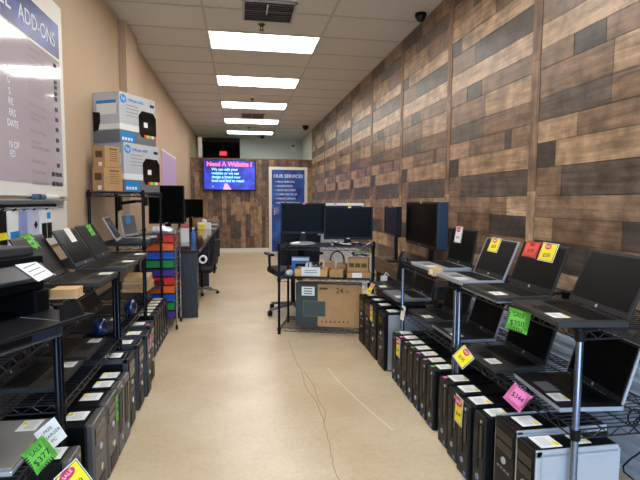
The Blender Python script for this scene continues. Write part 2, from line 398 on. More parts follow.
# wall-mounted television
t = thing('television', 'wide television showing a blue website advert on the wood partition', 'television', (-.235, YP-.1, 1.9))
box('housing', (1.27, .05, .745), (0, 0, 0), M_black, t, bevel=.006)
M_tv = banner_mat('tv_picture', (24, 22, 120), (60, 84, 220), 2.2, .9)
box('screen', (1.23, .004, .70), (0, -.0265, .006), M_tv, t)
box('wall_bracket', (.3, .05, .3), (0, .045, 0), M_dark, t)
M_tvp = mat('tv_pink', (255, 120, 150), .5, emit=1.0); M_tvw = mat('tv_cyan_text', (150, 226, 255), .5, emit=1.0)
text('headline', 'Need A Website ?', .155, (0, -.0295, .265), R0, M_tvp, t, xs=.94, bold=.005)
for i, s in enumerate(['We can edit your', 'website or we can', 'design a brand new', 'look and feel to reach']):
    text('body_text', s, .088, (-.43, -.0295, .14-i*.092), R0, M_tvw, t, 'LEFT', bold=.003)
b = MB(); b.prism([(-.16, -.345), (.04, -.345), (-.06, -.2), (-.12, -.2)], 0, .001, Matrix.Rotation(PI/2, 4, 'X')); b.obj('pink_shape', mat('tv_pale_pink', (235, 170, 225), .5, emit=.8), t, (0, -.0287, 0))
text('check_mark', 'v', .1, (-.4, -.0295, -.27), R0, M_tvw, t)

# exit sign in the hallway
t = thing('exit_sign', 'small red exit sign glowing in the dark hallway opening', 'exit sign', (-.46, YB+.3, 2.66))
box('housing', (.22, .04, .15), (0, 0, 0), M_dark, t); box('face', (.2, .004, .13), (0, -.022, 0), mat('exit_red', (235, 24, 34), .5, emit=1.2), t)
text('lettering', 'EXIT', .09, (0, -.0248, 0), R0, mat('exit_text', (255, 120, 110), .5, emit=.9), t)
box('hanger', (.03, .03, .36), (0, 0, .27), M_dark, t)
t = thing('wall_panel', 'narrow white electrical box high on the left wall by the partition', 'wall box', (XL+.22, YP+.25, 2.327))
box('body', (.10, .12, .52), (0, 0, .26), M_white, t, bevel=.005); box('cover', (.08, .01, .44), (0, -.064, .26), M_trim, t)

# air vents, sprinklers, cameras
def vent(y, lab, n=9):
    t = thing('ceiling_vent', lab, 'air vent', (.285, y, CZ-.004))
    b = MB()
    for k in range(4):
        a = .21-k*.001
        M = Matrix.Rotation(k*PI/2, 4, 'Z'); b.quadbox((-.25, .225, -.01), (.25, .25, .002), M)
    b.obj('frame', M_grid, t)
    for k in range(n):
        box('louver', (.45, .03, .004), (0, -.2+k*.4/(n-1), -.012), mat('vent_grey', (132, 128, 124), .5), t, (math.radians(38), 0, 0))
    box('damper', (.46, .46, .002), (0, 0, .004), M_dark, t)
    box('latch', (.014, .2, .014), (-.02, -.12, -.03), M_trim, t)
vent(4.72, 'grey louvered air vent before the nearest light panel'); vent(10.35, 'grey louvered air vent beside the fourth light panel')
for y, lab in ((5.06, 'bronze sprinkler head in front of the nearest light panel'), (8.66, 'sprinkler head by the third light panel'), (12.0, 'sprinkler head by the farthest light panel')):
    t = thing('sprinkler', lab, 'sprinkler', (.235, y, CZ))
    m = mat('sprinkler_metal', (110, 96, 88), .3, .8)
    MB().lathe([(.04, -.006), (.03, -.012), (.012, -.03)], 14).obj('escutcheon', m, t)
    b = MB(); b.tube((-.014, 0, -.02), (-.008, 0, -.06), .004); b.tube((.014, 0, -.02), (.008, 0, -.06), .004); b.obj('yoke', m, t)
    MB().lathe([(.026, -.062), (.026, -.066)], 12).obj('deflector', m, t)
def dome(loc, lab, m, r=.05):
    t = thing('security_camera', lab, 'security camera', loc)
    MB().lathe([(r*1.1, 0), (r*1.1, -r*.5), (r*.95, -r*.6)], 16).obj('mount', m, t, smooth=True)
    MB().lathe([(r*.95, -r*.55), (r*.9, -r*.9), (r*.65, -r*1.3), (r*.3, -r*1.5), (.002, -r*1.55)], 16).obj('dome', M_gloss, t, smooth=True)
dome((1.72, 4.52, CZ), 'black dome camera where wood wall meets the ceiling', M_black)
dome((1.56, 11.5, CZ), 'black dome camera on the ceiling near the partition', M_black, .07)
dome((.62, 13.3, CZ), 'dark dome camera on the ceiling behind the partition', M_dark, .07)
t = thing('emergency_light', 'white emergency light box high on the rear wall', 'emergency light', (1.55, YB-.05, 2.85))
box('housing', (.16, .08, .24), (0, 0, 0), M_trim, t, bevel=.01); box('lamp_head', (.09, .06, .06), (0, -.06, .03), M_grey, t, bevel=.01)

# ================================================================= BUILDERS
def wire_shelf(label, x0, x1, y0, y1, levels, top, rot=0, org=None, mp=None, group='wire shelving units', wires=.028):
    """posts at the corners of x0..x1, y0..y1; 'levels' are deck heights"""
    mp = mp or M_post
    cx, cy = (x0+x1)/2, (y0+y1)/2
    t = thing('wire_shelf', label, 'shelving unit', org or (cx, cy, 0), rot, group)
    hx, hy = (x1-x0)/2, (y1-y0)/2
    for sx in (-1, 1):
        for sy in (-1, 1):
            b = MB().lathe([(.0125, .02), (.0125, top-.006), (.009, top)], 12); o = b.obj('post', mp, t, (sx*hx, sy*hy, 0), smooth=True)
            MB().lathe([(.016, 0), (.016, .012), (.008, .022)], 10).obj('foot', M_black, o)
    for z in levels:
        b = MB(); r = .0032
        for sx in (-1, 1):
            b.tube((sx*hx, -hy, z-r), (sx*hx, hy, z-r), r, 5); b.tube((sx*hx, -hy, z-.034), (sx*hx, hy, z-.034), r, 5)
            n = max(4, int(2*hy/.035)); pts = [(sx*hx, -hy+2*hy*i/n, z-(.005 if i % 2 else .033)) for i in range(n+1)]
            b.path(pts, .0022, 4)
        for sy in (-1, 1):
            b.tube((-hx, sy*hy, z-r), (hx, sy*hy, z-r), r, 5); b.tube((-hx, sy*hy, z-.034), (hx, sy*hy, z-.034), r, 5)
            n = max(4, int(2*hx/.035)); pts = [(-hx+2*hx*i/n, sy*hy, z-(.005 if i % 2 else .033)) for i in range(n+1)]
            b.path(pts, .0022, 4)
        b.obj('shelf_rim', M_wire, t)
        b = MB(); n = int(2*hy/wires)
        for i in range(1, n): b.tube((-hx, -hy+2*hy*i/n, z-.004), (hx, -hy+2*hy*i/n, z-.004), .0021, 4, cap=False)
        for k in (-.5, .0, .5): b.tube((k*hx, -hy, z-.010), (k*hx, hy, z-.010), .003, 5)
        b.obj('shelf_deck', M_wire, t)
        for sx in (-1, 1):
            for sy in (-1, 1): MB().lathe([(.017, z-.038), (.019, z-.002), (.0135, z)], 10).obj('collar', M_black, t, (sx*hx, sy*hy, 0), smooth=True)
    return t

def zigcard(w_, h_, m, parent, loc, rot, spikes=9, lines=(), ink=None, depth=.0012, tilt=0):
    """price card with a saw-tooth edge: black card under a coloured spiky one"""
    def poly(w, h, d):
        p = []
        for a, b_, n in (((-w/2, -h/2), (w/2, -h/2), spikes), ((w/2, -h/2), (w/2, h/2), spikes), ((w/2, h/2), (-w/2, h/2), spikes), ((-w/2, h/2), (-w/2, -h/2), spikes)):
            dx, dy = (b_[0]-a[0])/n, (b_[1]-a[1])/n; L = math.hypot(dx, dy); nx, ny = -dy/L*d, dx/L*d
            for i in range(n):
                p.append((a[0]+dx*i, a[1]+dy*i)); p.append((a[0]+dx*(i+.5)+nx, a[1]+dy*(i+.5)+ny))
        return p
    c = MB().prism(poly(w_, h_, .2*min(w_, h_)), 0, depth).obj('price_card', m, parent, loc, rot)
    MB().prism([(-w_/2, -h_/2), (w_/2, -h_/2), (w_/2, h_/2), (-w_/2, h_/2)], -.0012, -.0002).obj('card_backing', M_ink, c)
    for s, sz, x, y in lines: text('handwriting', s, sz, (x, y, depth+.0006), (0, 0, .08), ink or M_ink, c, depth=.0003)
    return c
def salecard(w_, h_, parent, loc, rot, lines=(), m=None, cloud=True):
    """yellow sale card with black and white border"""
    c = box('price_card', (w_, h_, .0012), loc, M_paper, parent, rot)
    box('card_border', (w_*.94, h_*.94, .0004), (0, 0, .0008), M_ink, c); box('card_face', (w_*.88, h_*.90, .0004), (0, 0, .0012), m or M_yel, c)
    if cloud:
        MB().lathe([(h_*.16, 0), (h_*.16, .0004)], 14, Matrix.Diagonal((1.7, 1, 1, 1))).obj('sale_burst', M_mag, c, (-w_*.08, h_*.30, .0015))
        text('lettering', 'SALE', h_*.17, (-w_*.08, h_*.30, .0022), (0, 0, .15), M_paper, c, depth=.0003)
    for s, sz, x, y in lines: text('handwriting', s, sz, (x, y, .0018), (0, 0, .06), M_ink, c, depth=.0003)
    return c
def plabel(parent, loc, w_=.06, d_=.1, rz=0, mark=True, zrot=None):
    """white spec label with a yellow mark"""
    c = box('paper_label', (w_, d_, .0008), loc, M_paper, parent, (0, 0, rz))
    for k in range(4): box('print_line', (w_*.7, d_*.022, .0003), (0, d_*(.12-.12*k), .0005), M_grey, c)
    if mark: box('yellow_mark', (w_*.3, d_*.22, .0003), (w_*.22, d_*.34, .0006), M_yel, c)
    return c

KEYM = None
def laptop(label, c, th, w_=.36, d_=.25, ang=108, lh=.235, mb=None, ml=None, edge=None, lab=True, zb=.026, group='laptops on the shelves', logo=True, scr=None):
    """c: centre of base underside; front edge towards local -y; lid hinged on +y"""
    mb = mb or M_deck; ml = ml or M_bezel
    t = thing('laptop', label, 'laptop', c, th, group)
    box('base', (w_, d_, zb-.004), (0, 0, .004+(zb-.004)/2), mb, t, bevel=.004)
    if edge:
        e = MB()
        for a, b_ in (((-w_/2-.001, -d_/2-.0015), (w_/2+.001, -d_/2+.002)), ((-w_/2-.0015, -d_/2), (-w_/2+.002, d_/2)), ((w_/2-.002, -d_/2), (w_/2+.0015, d_/2))):
            e.quadbox((a[0], a[1], .007), (b_[0], b_[1], zb-.003))
        e.obj('edge_trim', edge, t)
    for sx in (-1, 1):
        for sy in (-1, 1): box('foot', (.02, .012, .005), (sx*w_*.4, sy*d_*.4, .0025), M_key, t)
    k = ('kb', round(w_, 3), round(d_, 3))
    if k not in CACHE:
        b = MB(); nx, ny = 14, 5; kw = w_*.86/nx; kd = d_*.44/ny
        for i in range(nx):
            for j in range(ny):
                if j == 0 and 4 <= i <= 8:
                    if i == 4: b.quadbox((-w_*.43+kw*4+.002, -d_*.02+.002, 0), (-w_*.43+kw*9-.002, -d_*.02+kd-.002, .003))
                    continue
                b.quadbox((-w_*.43+kw*i+.002, -d_*.02+kd*j+.002, 0), (-w_*.43+kw*(i+1)-.002, -d_*.02+kd*(j+1)-.002, .003))
        CACHE[k] = b.mesh('keyboard', M_key)
    link('keyboard', CACHE[k], t, (0, -.005, zb))
    box('touchpad', (w_*.28, d_*.26, .001), (-w_*.05, -d_*.27, zb+.0003), M_grey if mb is not M_deck else M_key, t)
    # lid
    a = math.radians(ang-90)
    lid = box('lid', (w_, .009, lh), (0, 0, 0), ml, t, bevel=.003)
    n = Vector((0, math.sin(a), math.cos(a)))
    lid.location = Vector((0, d_/2-.004, zb-.002)) + n*(lh/2+.004); lid.rotation_euler = (-a, 0, 0)
    box('screen', (w_*.92, .0015, lh*.84), (0, -.0048, lh*.025), scr or M_screenm, lid)
    if edge:
        e = MB(); e.quadbox((-w_/2-.001, -.006, -lh/2), (-w_/2+.002, .004, lh/2)); e.quadbox((w_/2-.004, -.006, -lh/2), (w_/2+.001, .004, lh/2)); e.quadbox((-w_/2, -.0055, lh/2-.0015), (w_/2, .004, lh/2+.001))
        e.obj('lid_trim', edge, lid)
    if logo: MB().lathe([(.007, 0), (.007, .0006)], 12).obj('logo_badge', M_silver, lid, (0, -.0046, -lh*.445), R0)
    for sx in (-1, 1): MB().tube((sx*w_*.32-.025, d_/2-.004, zb), (sx*w_*.32+.025, d_/2-.004, zb), .0065, 8).obj('hinge', M_black, t)
    if lab: plabel(t, (w_*lab if lab is not True else w_*.3, -d_*.32, zb+.0006), .075, .06, .0)
    t['_lid'] = lid.name
    return t, lid

def tower(label, c, th, kind, group, dot=None, mf=None, mt=None):
    """desktop computer; kinds: sff, tall, slim, silver"""
    W, H, D = dict(sff=(.102, .350, .36), sffw=(.118, .357, .36), tall=(.18, .44, .42), slim=(.10, .365, .34), silver=(.15, .41, .40), silverN=(.115, .40, .345), mid=(.185, .36, .40))[kind]
    t = thing('desktop_computer', label, 'computer', c, th, group)
    side = M_black
    box('case', (W, D-.03, H-.01), (0, .015, .005+(H-.01)/2), side, t, bevel=.006)
    box('front_panel', (W*.98, .032, H-.004), (0, -D/2+.016, .002+(H-.004)/2), mf or (M_dark if kind in ('sff', 'sffw', 'slim') else M_black), t, bevel=.008)
    y = -D/2-.001
    if kind in ('sff', 'sffw', 'slim'):
        box('drive_bay', (W*.2, .004, H*.40), (W*.22, y, H*.68), M_gloss, t)
        box('bay_slot', (W*.42, .004, H*.55), (-W*.2, y, H*.60), M_key, t)
        MB().lathe([(.013, 0), (.013, .003), (.010, .003), (.010, 0)], 14).obj('logo_badge', M_silver, t, (0, y, H*.22), R0)
        MB().lathe([(.008, 0), (.008, .004)], 10).obj('power_button', M_chrome, t, (W*.22, y+.001, H*.93), R0)
        for q in range(3): box('port', (.008, .004, .016), (-W*.25, y, H*(.40+.05*q)), M_grey, t)
        box('maker_sticker', (.016, .002, .018), (W*.22, y, H*.07), mat('sticker_blue', (90, 130, 190), .5), t)
    else:
        for q in range(2): box('drive_bay', (W*.78, .006, H*.095), (0, y+.001, H*(.86-.11*q)), M_gloss, t, bevel=.001)
        MB().lathe([(.014, 0), (.014, .005)], 14).obj('power_button', M_silver, t, (0, y+.001, H*.62), R0)
        MB().lathe([(.016, 0), (.016, .003)], 14).obj('logo_badge', M_chrome, t, (0, y, H*.36), R0)
        for q in range(4): box('port', (.016, .004, .008), (-W*.25+W*.16*q, y, H*.53), M_grey, t)
        box('grille', (W*.6, .004, H*.2), (0, y, H*.15), M_key, t)
    if kind in ('silver', 'silverN'):
        e = MB(); g = .026
        for sx in (-1, 1):
            x0, x1 = (W/2-.004, W/2+.004) if sx > 0 else (-W/2-.004, -W/2+.004)
            e.quadbox((x0, -D/2+.004, 0.01), (x1, -D/2+.004+g, H)); e.quadbox((x0, -D/2+.004, H-g), (x1, D/2-.01, H+.002))
        e.obj('silver_trim' if mt is None else 'grey_trim', mt or M_silver, t, bevel=.003)
    if kind == 'silverN':
        box('side_panel', (.006, D-.02, H-.015), (W/2+.001, .008, (H-.015)/2+.004), M_silver, t, bevel=.003)
        plabel(t, (0, D*.12, H+.0006), .07, .06)
    plabel(t, (0, -D*.27, H+.0006), min(.085, W*.72), .085)
    if dot: box('dot_sticker', (W*.22, .022, .0006), (-W*.2, -D*.44, H+.0002), dot, t)
    t['_h'] = H
    return t

def monitor(label, c, th, w_, h_, zc, base='oval', dep=.045, side=None, lift=None, group='flat monitors for sale', tab=None, bez=.014):
    """c on the supporting surface; zc centre height of the panel above it; screen faces local -y"""
    t = thing('monitor', label, 'monitor', c, th, group)
    p = box('housing', (w_, dep, h_), (0, 0, zc), side or M_black, t, bevel=.006)
    b = MB()
    for a, q in (((-w_/2, -h_/2), (w_/2, -h_/2+bez*1.6)), ((-w_/2, h_/2-bez), (w_/2, h_/2)), ((-w_/2, -h_/2), (-w_/2+bez, h_/2)), ((w_/2-bez, -h_/2), (w_/2, h_/2))):
        b.quadbox((a[0], -.006, a[1]), (q[0], 0, q[1]))
    b.obj('bezel', M_black, p, (0, -dep/2, 0))
    box('screen', (w_-bez*2, .002, h_-bez*2.6), (0, -dep/2-.001, bez*.3), M_screen, p)
    box('logo_badge', (.03, .002, .008), (0, -dep/2-.0065, -h_/2+bez*.8), M_silver, p)
    box('neck', (.07, .03, zc), (0, dep/2+.012, zc/2), M_black, t, bevel=.006)
    if base == 'oval':
        MB().lathe([(.12, 0), (.12, .008), (.10, .018), (.04, .026)], 24, Matrix.Diagonal((1.1, .8, 1, 1))).obj('stand_base', M_silver, t, (0, .02, 0), smooth=True)
    else: box('stand_base', (.24, .18, .014), (0, .03, .007), M_black, t, bevel=.005)
    if tab: box('sticky_tab', (.03, .002, .015), (w_*.02, -dep/2-.0075, h_/2-.004), tab, p)
    return t

# ================================================================= LEFT SIDE
GX_ = 'wire shelving units along the left wall'
XB = -1.15
wire_shelf('black wire shelf holding the printer in the left foreground', XB, -.70, 1.05, 1.95, [.40, .795], .796, group=GX_)
wire_shelf('black wire shelf under the tagged laptops behind the printer', XB, -.70, 1.985, 2.90, [.475, .875], .876, group=GX_)
wire_shelf('black wire shelf between the printer shelf and the tall rack', XB, -.73, 2.945, 3.84, [.465, .892], .893, group=GX_)
wire_shelf('tall black wire rack carrying the stacked cartons on its top', XB, -.75, 3.97, 4.80, [.50, .925, 1.345], 1.36, group=GX_)
LT = PI/2
GL = 'laptops on the left shelves'
def tag_on_lid(lid, kind, dx, dz, **k):
    pass
LIDR = (PI/2, 0, 0)
tA, lA = laptop('open black laptop with green price card directly behind the printer', (-.765, 2.50, .876), LT, .36, .25, 122, .235, lab=.3, group=GL)
zz = zigcard(.11, .09, M_grn, lA, (-.02, -.0062, .085), (PI/2, 0, -.15), 3, [('SALE', .02, 0, .015), ('$199', .022, 0, -.015)])
tB, lB = laptop('open black laptop with white paper tag on its screen', (-.735, 2.87, .893), LT, .35, .25, 120, .225, lab=.3, scr=M_screen, group=GL)
box('white_tag', (.085, .002, .085), (.03, -.0062, .07), M_paper, lB)
tC, lC = laptop('open black laptop with green card on screen corner beside tall rack', (-.745, 3.27, .893), LT, .34, .25, 120, .23, lab=.3, group=GL)
zz = zigcard(.10, .09, M_grn, lC, (.02, -.0062, .07), (PI/2, 0, -.12), 3, [('SALE', .02, 0, .015), ('$175', .022, 0, -.015)])
tD, lD = laptop('open slim laptop with silver rim at near end of tall rack', (-.865, 4.19, .926), LT+.12, .34, .24, 118, .215, ml=M_silver, lab=.3, scr=M_gloss, group=GL)
tE, lE = laptop('small silver convertible laptop with bright blue note on rack', (-.895, 4.60, .926), LT-.25, .27, .19, 100, .20, mb=M_silver, ml=M_silver, lab=False, scr=M_grey, group=GL)
box('blue_note', (.09, .002, .07), (-.01, -.0062, .05), mat('blue_note', (70, 160, 225), .5), lE)
# lower shelf laptops
laptop('open black laptop on lower shelf just past the printer', (-.885, 2.28, .475), LT, .36, .25, 118, .23, lab=.3, group=GL)
laptop('open black laptop on lower shelf beneath white tagged laptop', (-.88, 2.68, .475), LT, .35, .25, 118, .23, lab=.3, group=GL)
laptop('open black laptop on lower shelf beneath the green tagged one', (-.90, 3.22, .465), LT, .34, .25, 118, .22, lab=.3, group=GL)
laptop('open black laptop on lower shelf next to tall rack', (-.90, 3.62, .465), LT, .34, .25, 118, .22, lab=.3, group=GL)
# grey closed laptop with cards hanging in front
tG = thing('closed_laptop', 'closed grey laptop with green starburst price card in left foreground', 'laptop', (-.845, 1.78, .402), LT)
box('base', (.36, .25, .018), (0, 0, .009), M_silver, tG, bevel=.005); box('lid', (.36, .25, .012), (0, 0, .0245), mat('warm_grey_lid', (150, 146, 138), .4, .2), tG, bevel=.004)
box('lid_notch', (.05, .02, .002), (-.1, .03, .031), M_black, tG)
plabel(tG, (.12, -.06, .0312), .09, .07)
cards = box('hanging_paper', (.085, .0012, .09), (.06, -.165, .03), M_paper, tG, (-.3, -.35, -.6)); cards.location.x -= .03
for k, s_t in enumerate(['FREE', 'CHARGER', 'PC']): text('handwriting', s_t, .017, (0, -.001, .022-.022*k), (PI/2, 0, 0), M_ink, cards, depth=.0002)
zigcard(.085, .09, M_grn, tG, (-.12, -.185, .035), (PI/2-.35, -.4, -.6), 10, [('SALE', .022, 0, .02), ('$377', .03, 0, -.012)])
# yellow note block
tb = thing('note_block', 'block of pale yellow paper notes in front of the first laptop', 'note block', (-.715, 2.13, .879), LT)
box('pad', (.09, .10, .036), (0, 0, .018), M_kraft2, tb, bevel=.002); box('under_sheet', (.10, .11, .003), (0, 0, -.0012), mat('cream_board', (206, 190, 162), .7), tb)
# printer
t = thing('printer', 'large black printer with output tray in the left foreground', 'printer', (-.90, 1.67, .797), LT-.45)
pr = MB()
for (a, q) in (((-.23, -.16, .0), (.23, .18, .085)), ((-.23, .02, .085), (.23, .18, .17)), ((-.23, -.13, .17), (.23, .18, .29)), ((.17, -.15, .085), (.23, .03, .17)), ((-.23, -.15, .085), (-.17, .03, .17))): pr.quadbox(a, q)
pr.obj('body', M_black, t, bevel=.006)
box('cover_lid', (.44, .28, .03), (0, .04, .305), mat('printer_lid', (58, 56, 54), .45, spec=.3), t, bevel=.006)
cp_ = box('control_panel', (.42, .10, .018), (.01, -.14, .245), mat('panel_grey', (48, 48, 50), .35), t, (math.radians(38), 0, 0), .005)
box('display', (.10, .045, .003), (-.06, 0, .010), M_gloss, cp_)
pp = box('paper_tag', (.08, .095, .002), (.155, -.012, .0115), M_paper, cp_, (0, 0, .25))
for k in range(3): box('tag_writing', (.06, .004, .0004), (0, .02-.02*k, .0013), M_grey, pp)
tr = box('output_tray', (.38, .19, .012), (.04, -.245, .092), M_dark, t, bevel=.004)
MB().prism([(-.05, 0), (.05, 0), (.035, .05), (-.035, .05)], 0, .005, Matrix.Rotation(math.radians(70), 4, 'X')).obj('tray_stop', M_dark, tr, (.10, -.085, .007))
box('tray_line', (.005, .17, .002), (.06, .0, .0062), M_grey, tr)
box('tray_recess', (.12, .06, .001), (.10, -.03, .0058), M_key, tr)
box('paper_cassette', (.42, .07, .06), (0, -.19, .04), mat('blue_grey_plastic', (44, 52, 66), .25), t, bevel=.012)
box('cassette_grip', (.16, .006, .025), (0, -.227, .04), M_black, t, bevel=.002)
# towers on the floor, left
GT = 'desktop towers lined up on the floor at left'
lt = [('black tower nearest on the left floor, beside the hanging cards', 2.15, 'tall', -.60), ('black tower with green card second in left row', 2.35, 'tall', -.60)]
def ltower(lab, y, kind, xf, dot=None):
    D = dict(sff=.36, sffw=.36, tall=.42, slim=.34, silver=.40, silverN=.345, mid=.40)[kind]
    return tower(lab, (xf-D/2, y, 0), LT, kind, GT, dot, mat('warm_grey_front', (92, 88, 84), .38, .2) if kind in ('mid', 'sffw') else None, mat('graphite_trim', (74, 78, 84), .35, .3))
t0 = ltower('black tower standing lowest in left corner with yellow sale card', 1.82, 'sffw', -.60)
salecard(.09, .11, t0, (-.09, -.20, .30), (PI/2-.35, -.4, -.7), [('$99', .03, 0, -.02)])
t1 = ltower('broad black tower nearest camera in left floor row', 2.125, 'mid', -.60)
t2 = ltower('broad black tower with green card on its front in left row', 2.33, 'mid', -.60)
zigcard(.05, .13, M_grn, t2, (.06, -.2035, .27), (PI/2, 0, 0), 4, [('SALE', .014, 0, .03), ('$89', .018, 0, 0)])
t3 = ltower('first narrow black tower after the green carded one', 2.495, 'sffw', -.60)
t4 = ltower('second narrow black tower after the green carded one', 2.62, 'sffw', -.60)
t5 = ltower('slim grey rimmed tower in middle of left floor row', 2.79, 'silver', -.61)
t6 = ltower('black rimmed tower just past the grey rimmed one in left row', 3.05, 'silver', -.61)
t7 = ltower('tower with pink tag hanging on its front in left row', 3.25, 'silver', -.60)
box('pink_tag', (.03, .002, .09), (.05, -.204, .34), M_pnk, t7)
t8 = ltower('black tower with pink dot beyond the pink tagged one', 3.50, 'silver', -.62, M_pnk)
for i in range(6):
    ltower(['first', 'second', 'third', 'fourth', 'fifth', 'last'][i] + ' of six slim black towers under the tall rack', 4.045+i*.125, 'sff', -.69)
# round glossy blue shapes of unclear kind under the upper shelf
for y, x, lab in ((2.90, -.80, 'round glossy blue object beneath the white tagged laptop'), (3.42, -.745, 'round glossy blue object beneath the green tagged laptop')):
    t = thing('pouch', lab, 'pouch', (x, y, .47), 0, 'round blue objects on lower shelf')
    z0 = .19 if y < 3.3 else .0
    MB().lathe([(.008, .0), (.034, .008), (.045, .04), (.04, .075), (.02, .095), (.004, .10)], 20).obj('round_body', M_blue, t, (0, 0, .03), smooth=True)
    MB().lathe([(.02, .009), (.02, .032)], 12).obj('base_ring', M_black, t)
# cartons on the tall rack
def printer_carton(lab, c, th, L, W, H, parts=True):
    """front (long) face at local -y; left end at -x"""
    t = thing('printer_carton', lab, 'carton', c, th, 'printer cartons on the tall rack')
    box('carton', (L, W, H), (0, 0, H/2), M_hpg, t, bevel=.002)
    f = -W/2-.0012
    box('grey_band', (L*.998, .002, H*.24), (0, f, H*.12), M_hpd, t)
    box('white_band', (L*.998, .002, H*.12), (0, f, H*.31), M_paper, t)
    box('blue_panel', (L*.38, .003, H*.2), (-L*.30, f, H*.11), M_hpb, t)
    for k in range(4): box('icon', (L*.05, .001, H*.06), (-L*.43+k*L*.075, f-.002, H*.07), M_paper, t)
    MB().lathe([(.036, 0), (.036, .002)], 20).obj('round_logo', M_hpb, t, (-L*.40, f+.001, H*.87), R0)
    text('logo_lettering', 'hp', .05, (-L*.40, f-.0015, H*.875), R0, M_paper, t, xs=.9)
    text('model_lettering', 'OfficeJet 3830', .032, (-L*.27, f-.0004, H*.87), R0, M_hpb, t, 'LEFT')
    for k in range(4): box('text_line', (L*.32, .001, .004), (-L*.16, f, H*(.76-.07*k)), M_hpd, t)
    box('price_print', (L*.12, .001, .025), (L*.4, f, H*.86), M_ink, t)
    b = MB(); b.prism([(-.085, -.07), (-.06, -.1), (.085, -.1), (.10, -.07), (.10, .05), (.07, .085), (-.05, .085), (-.085, .05)], 0, .002, Matrix.Rotation(PI/2, 4, 'X'))
    pic = b.obj('printer_picture', M_gloss, t, (L*.24, f+.0005, H*.46)); pic.scale = (1.2, 1, 1.2)
    box('picture_screen', (.04, .001, .035), (-.015, -.0022, -.01), M_paper, pic)
    for k, m in enumerate((M_red, M_yel, M_grn, M_paper, M_red)): box('photo_print', (.026, .001, .02), (-.02+k*.026, -.0022, -.09), m, pic)
    # left end
    g = -L/2-.0012
    box('end_band', (.002, W*.998, H*.24), (g, 0, H*.12), M_hpd, t); box('end_white_band', (.002, W*.998, H*.1), (g, 0, H*.31), M_paper, t)
    box('end_panel', (.003, W*.66, H*.26), (g, -.02, H*.68), M_paper, t); box('end_blue_strip', (.004, W*.66, H*.06), (g, -.02, H*.80), M_hpb, t)
    b = MB(); b.prism([(0, -.09), (.08, -.07), (.10, 0), (.10, .07), (0, .08)], 0, .002, Matrix.Rotation(-PI/2, 4, 'Z') @ Matrix.Rotation(PI/2, 4, 'X')); b.obj('end_picture', M_gloss, t, (g-.0002, W/2-.005, H*.42))
    return t
import math as _m
thc = math.atan2(.87, .48)      # direction of the long faces, seen from the aisle
ux, uy = math.cos(thc), math.sin(thc)
L_, W_, H_ = .44, .30, .40
def place(cx, cy, L, W): # near corner -> centre; long face runs along (ux,uy), depth to the left (-uy,ux)
    return (cx+ux*L/2-uy*W/2, cy+uy*L/2+ux*W/2)
c1 = place(-.925, 4.15, L_, W_)
printer_carton('lower white and grey printer carton on the tall rack', (c1[0], c1[1], 1.352), thc, L_, W_, H_)
c2 = place(-.945, 4.13, L_, W_)
printer_carton('upper white and grey printer carton topping the stack', (c2[0], c2[1], 1.7535), thc, L_, W_, H_)
def kraft(lab, c, th, d, group, name='cardboard_box'):
    t = thing(name, lab, 'box', c, th, group)
    box('carton', d, (0, 0, d[2]/2), M_kraft, t, bevel=.002)
    box('tape', (d[0]*1.002, .04, .001), (0, 0, d[2]+.0004), mat('packing_tape', (200, 164, 116), .3), t)
    for k in range(5): box('print_line', (d[0]*.5, .001, .004), (d[0]*.05, -d[1]/2-.0004, d[2]*(.72-.1*k)), M_kink, t)
    box('print_heading', (d[0]*.5, .001, .01), (d[0]*.05, -d[1]/2-.0004, d[2]*.86), M_kink, t)
    box('end_print', (.001, d[1]*.6, d[2]*.3), (-d[0]/2-.0004, 0, d[2]*.6), M_kink, t)
    box('barcode_label', (.001, d[1]*.3, d[2]*.18), (-d[0]/2-.0006, -d[1]*.1, d[2]*.14), M_paper, t)
    return t
c3 = place(-1.035, 3.975, .20, .115); kraft('lower brown cardboard box leaning against the printer cartons', (c3[0], c3[1], 1.352), thc, (.20, .115, .185), 'brown boxes on the tall rack')
c4 = place(-1.028, 3.985, .165, .115); kraft('upper brown cardboard box beside the printer cartons', (c4[0], c4[1], 1.5385), thc, (.165, .115, .165), 'brown boxes on the tall rack')

# menu board on the left wall
bd = thing('menu_board', 'large glossy add-ons price board on the beige wall', 'price board', (XL+.012, 2.6, 1.30))
box('panel', (.02, 1.86, 1.24), (0, 0, .62), M_trim, bd, bevel=.003)
box('face', (.002, 1.74, .80), (.011, -.01, .475), mat('board_lavender', (196, 184, 192), .1, coat=.5), bd)
box('header_band', (.002, 1.74, .215), (.011, -.01, 1.0), banner_mat('board_blue', (24, 34, 110), (50, 90, 190), 6), bd)
RB = (PI/2, 0, PI/2)
text('header_lettering', 'ADD-ONS', .12, (.0135, .53, .985), RB, M_wt, bd, xs=.95, bold=.001)
text('header_lettering', 'EL', .15, (.0135, .19, 1.0), RB, M_wt, bd, 'RIGHT', xs=.95)
for s, zz in (('E', .645), ('G', .589), ('S', .533), ('RE', .483), ('ERS', .427), ('DATE', .371), ('N OF', .263), ('ED', .215)):
    text('service_lettering', s, .05, (.0125, .12+.025*len(s), zz), RB, M_wt, bd, 'RIGHT')
M_bl = mat('board_grey_print', (150, 140, 148), .3)
random.seed(3)
for zz in (.82, .78, .74, .66, .63, .60, .57, .51, .46, .43, .36, .30, .27, .19, .13, .07):
    if zz < .05: continue
    n = random.randint(8, 14)
    b = MB(); y = 0
    for k in range(n):
        b.quadbox((0, y, 0), (.0006, y+.012, .003)); b.quadbox((0, y, .016), (.0006, y+.012, .019)); b.quadbox((0, y, 0), (.0006, y+.002, .019)); y += .019
    b.obj('item_lettering', M_bl, bd, (.012, .38, zz))
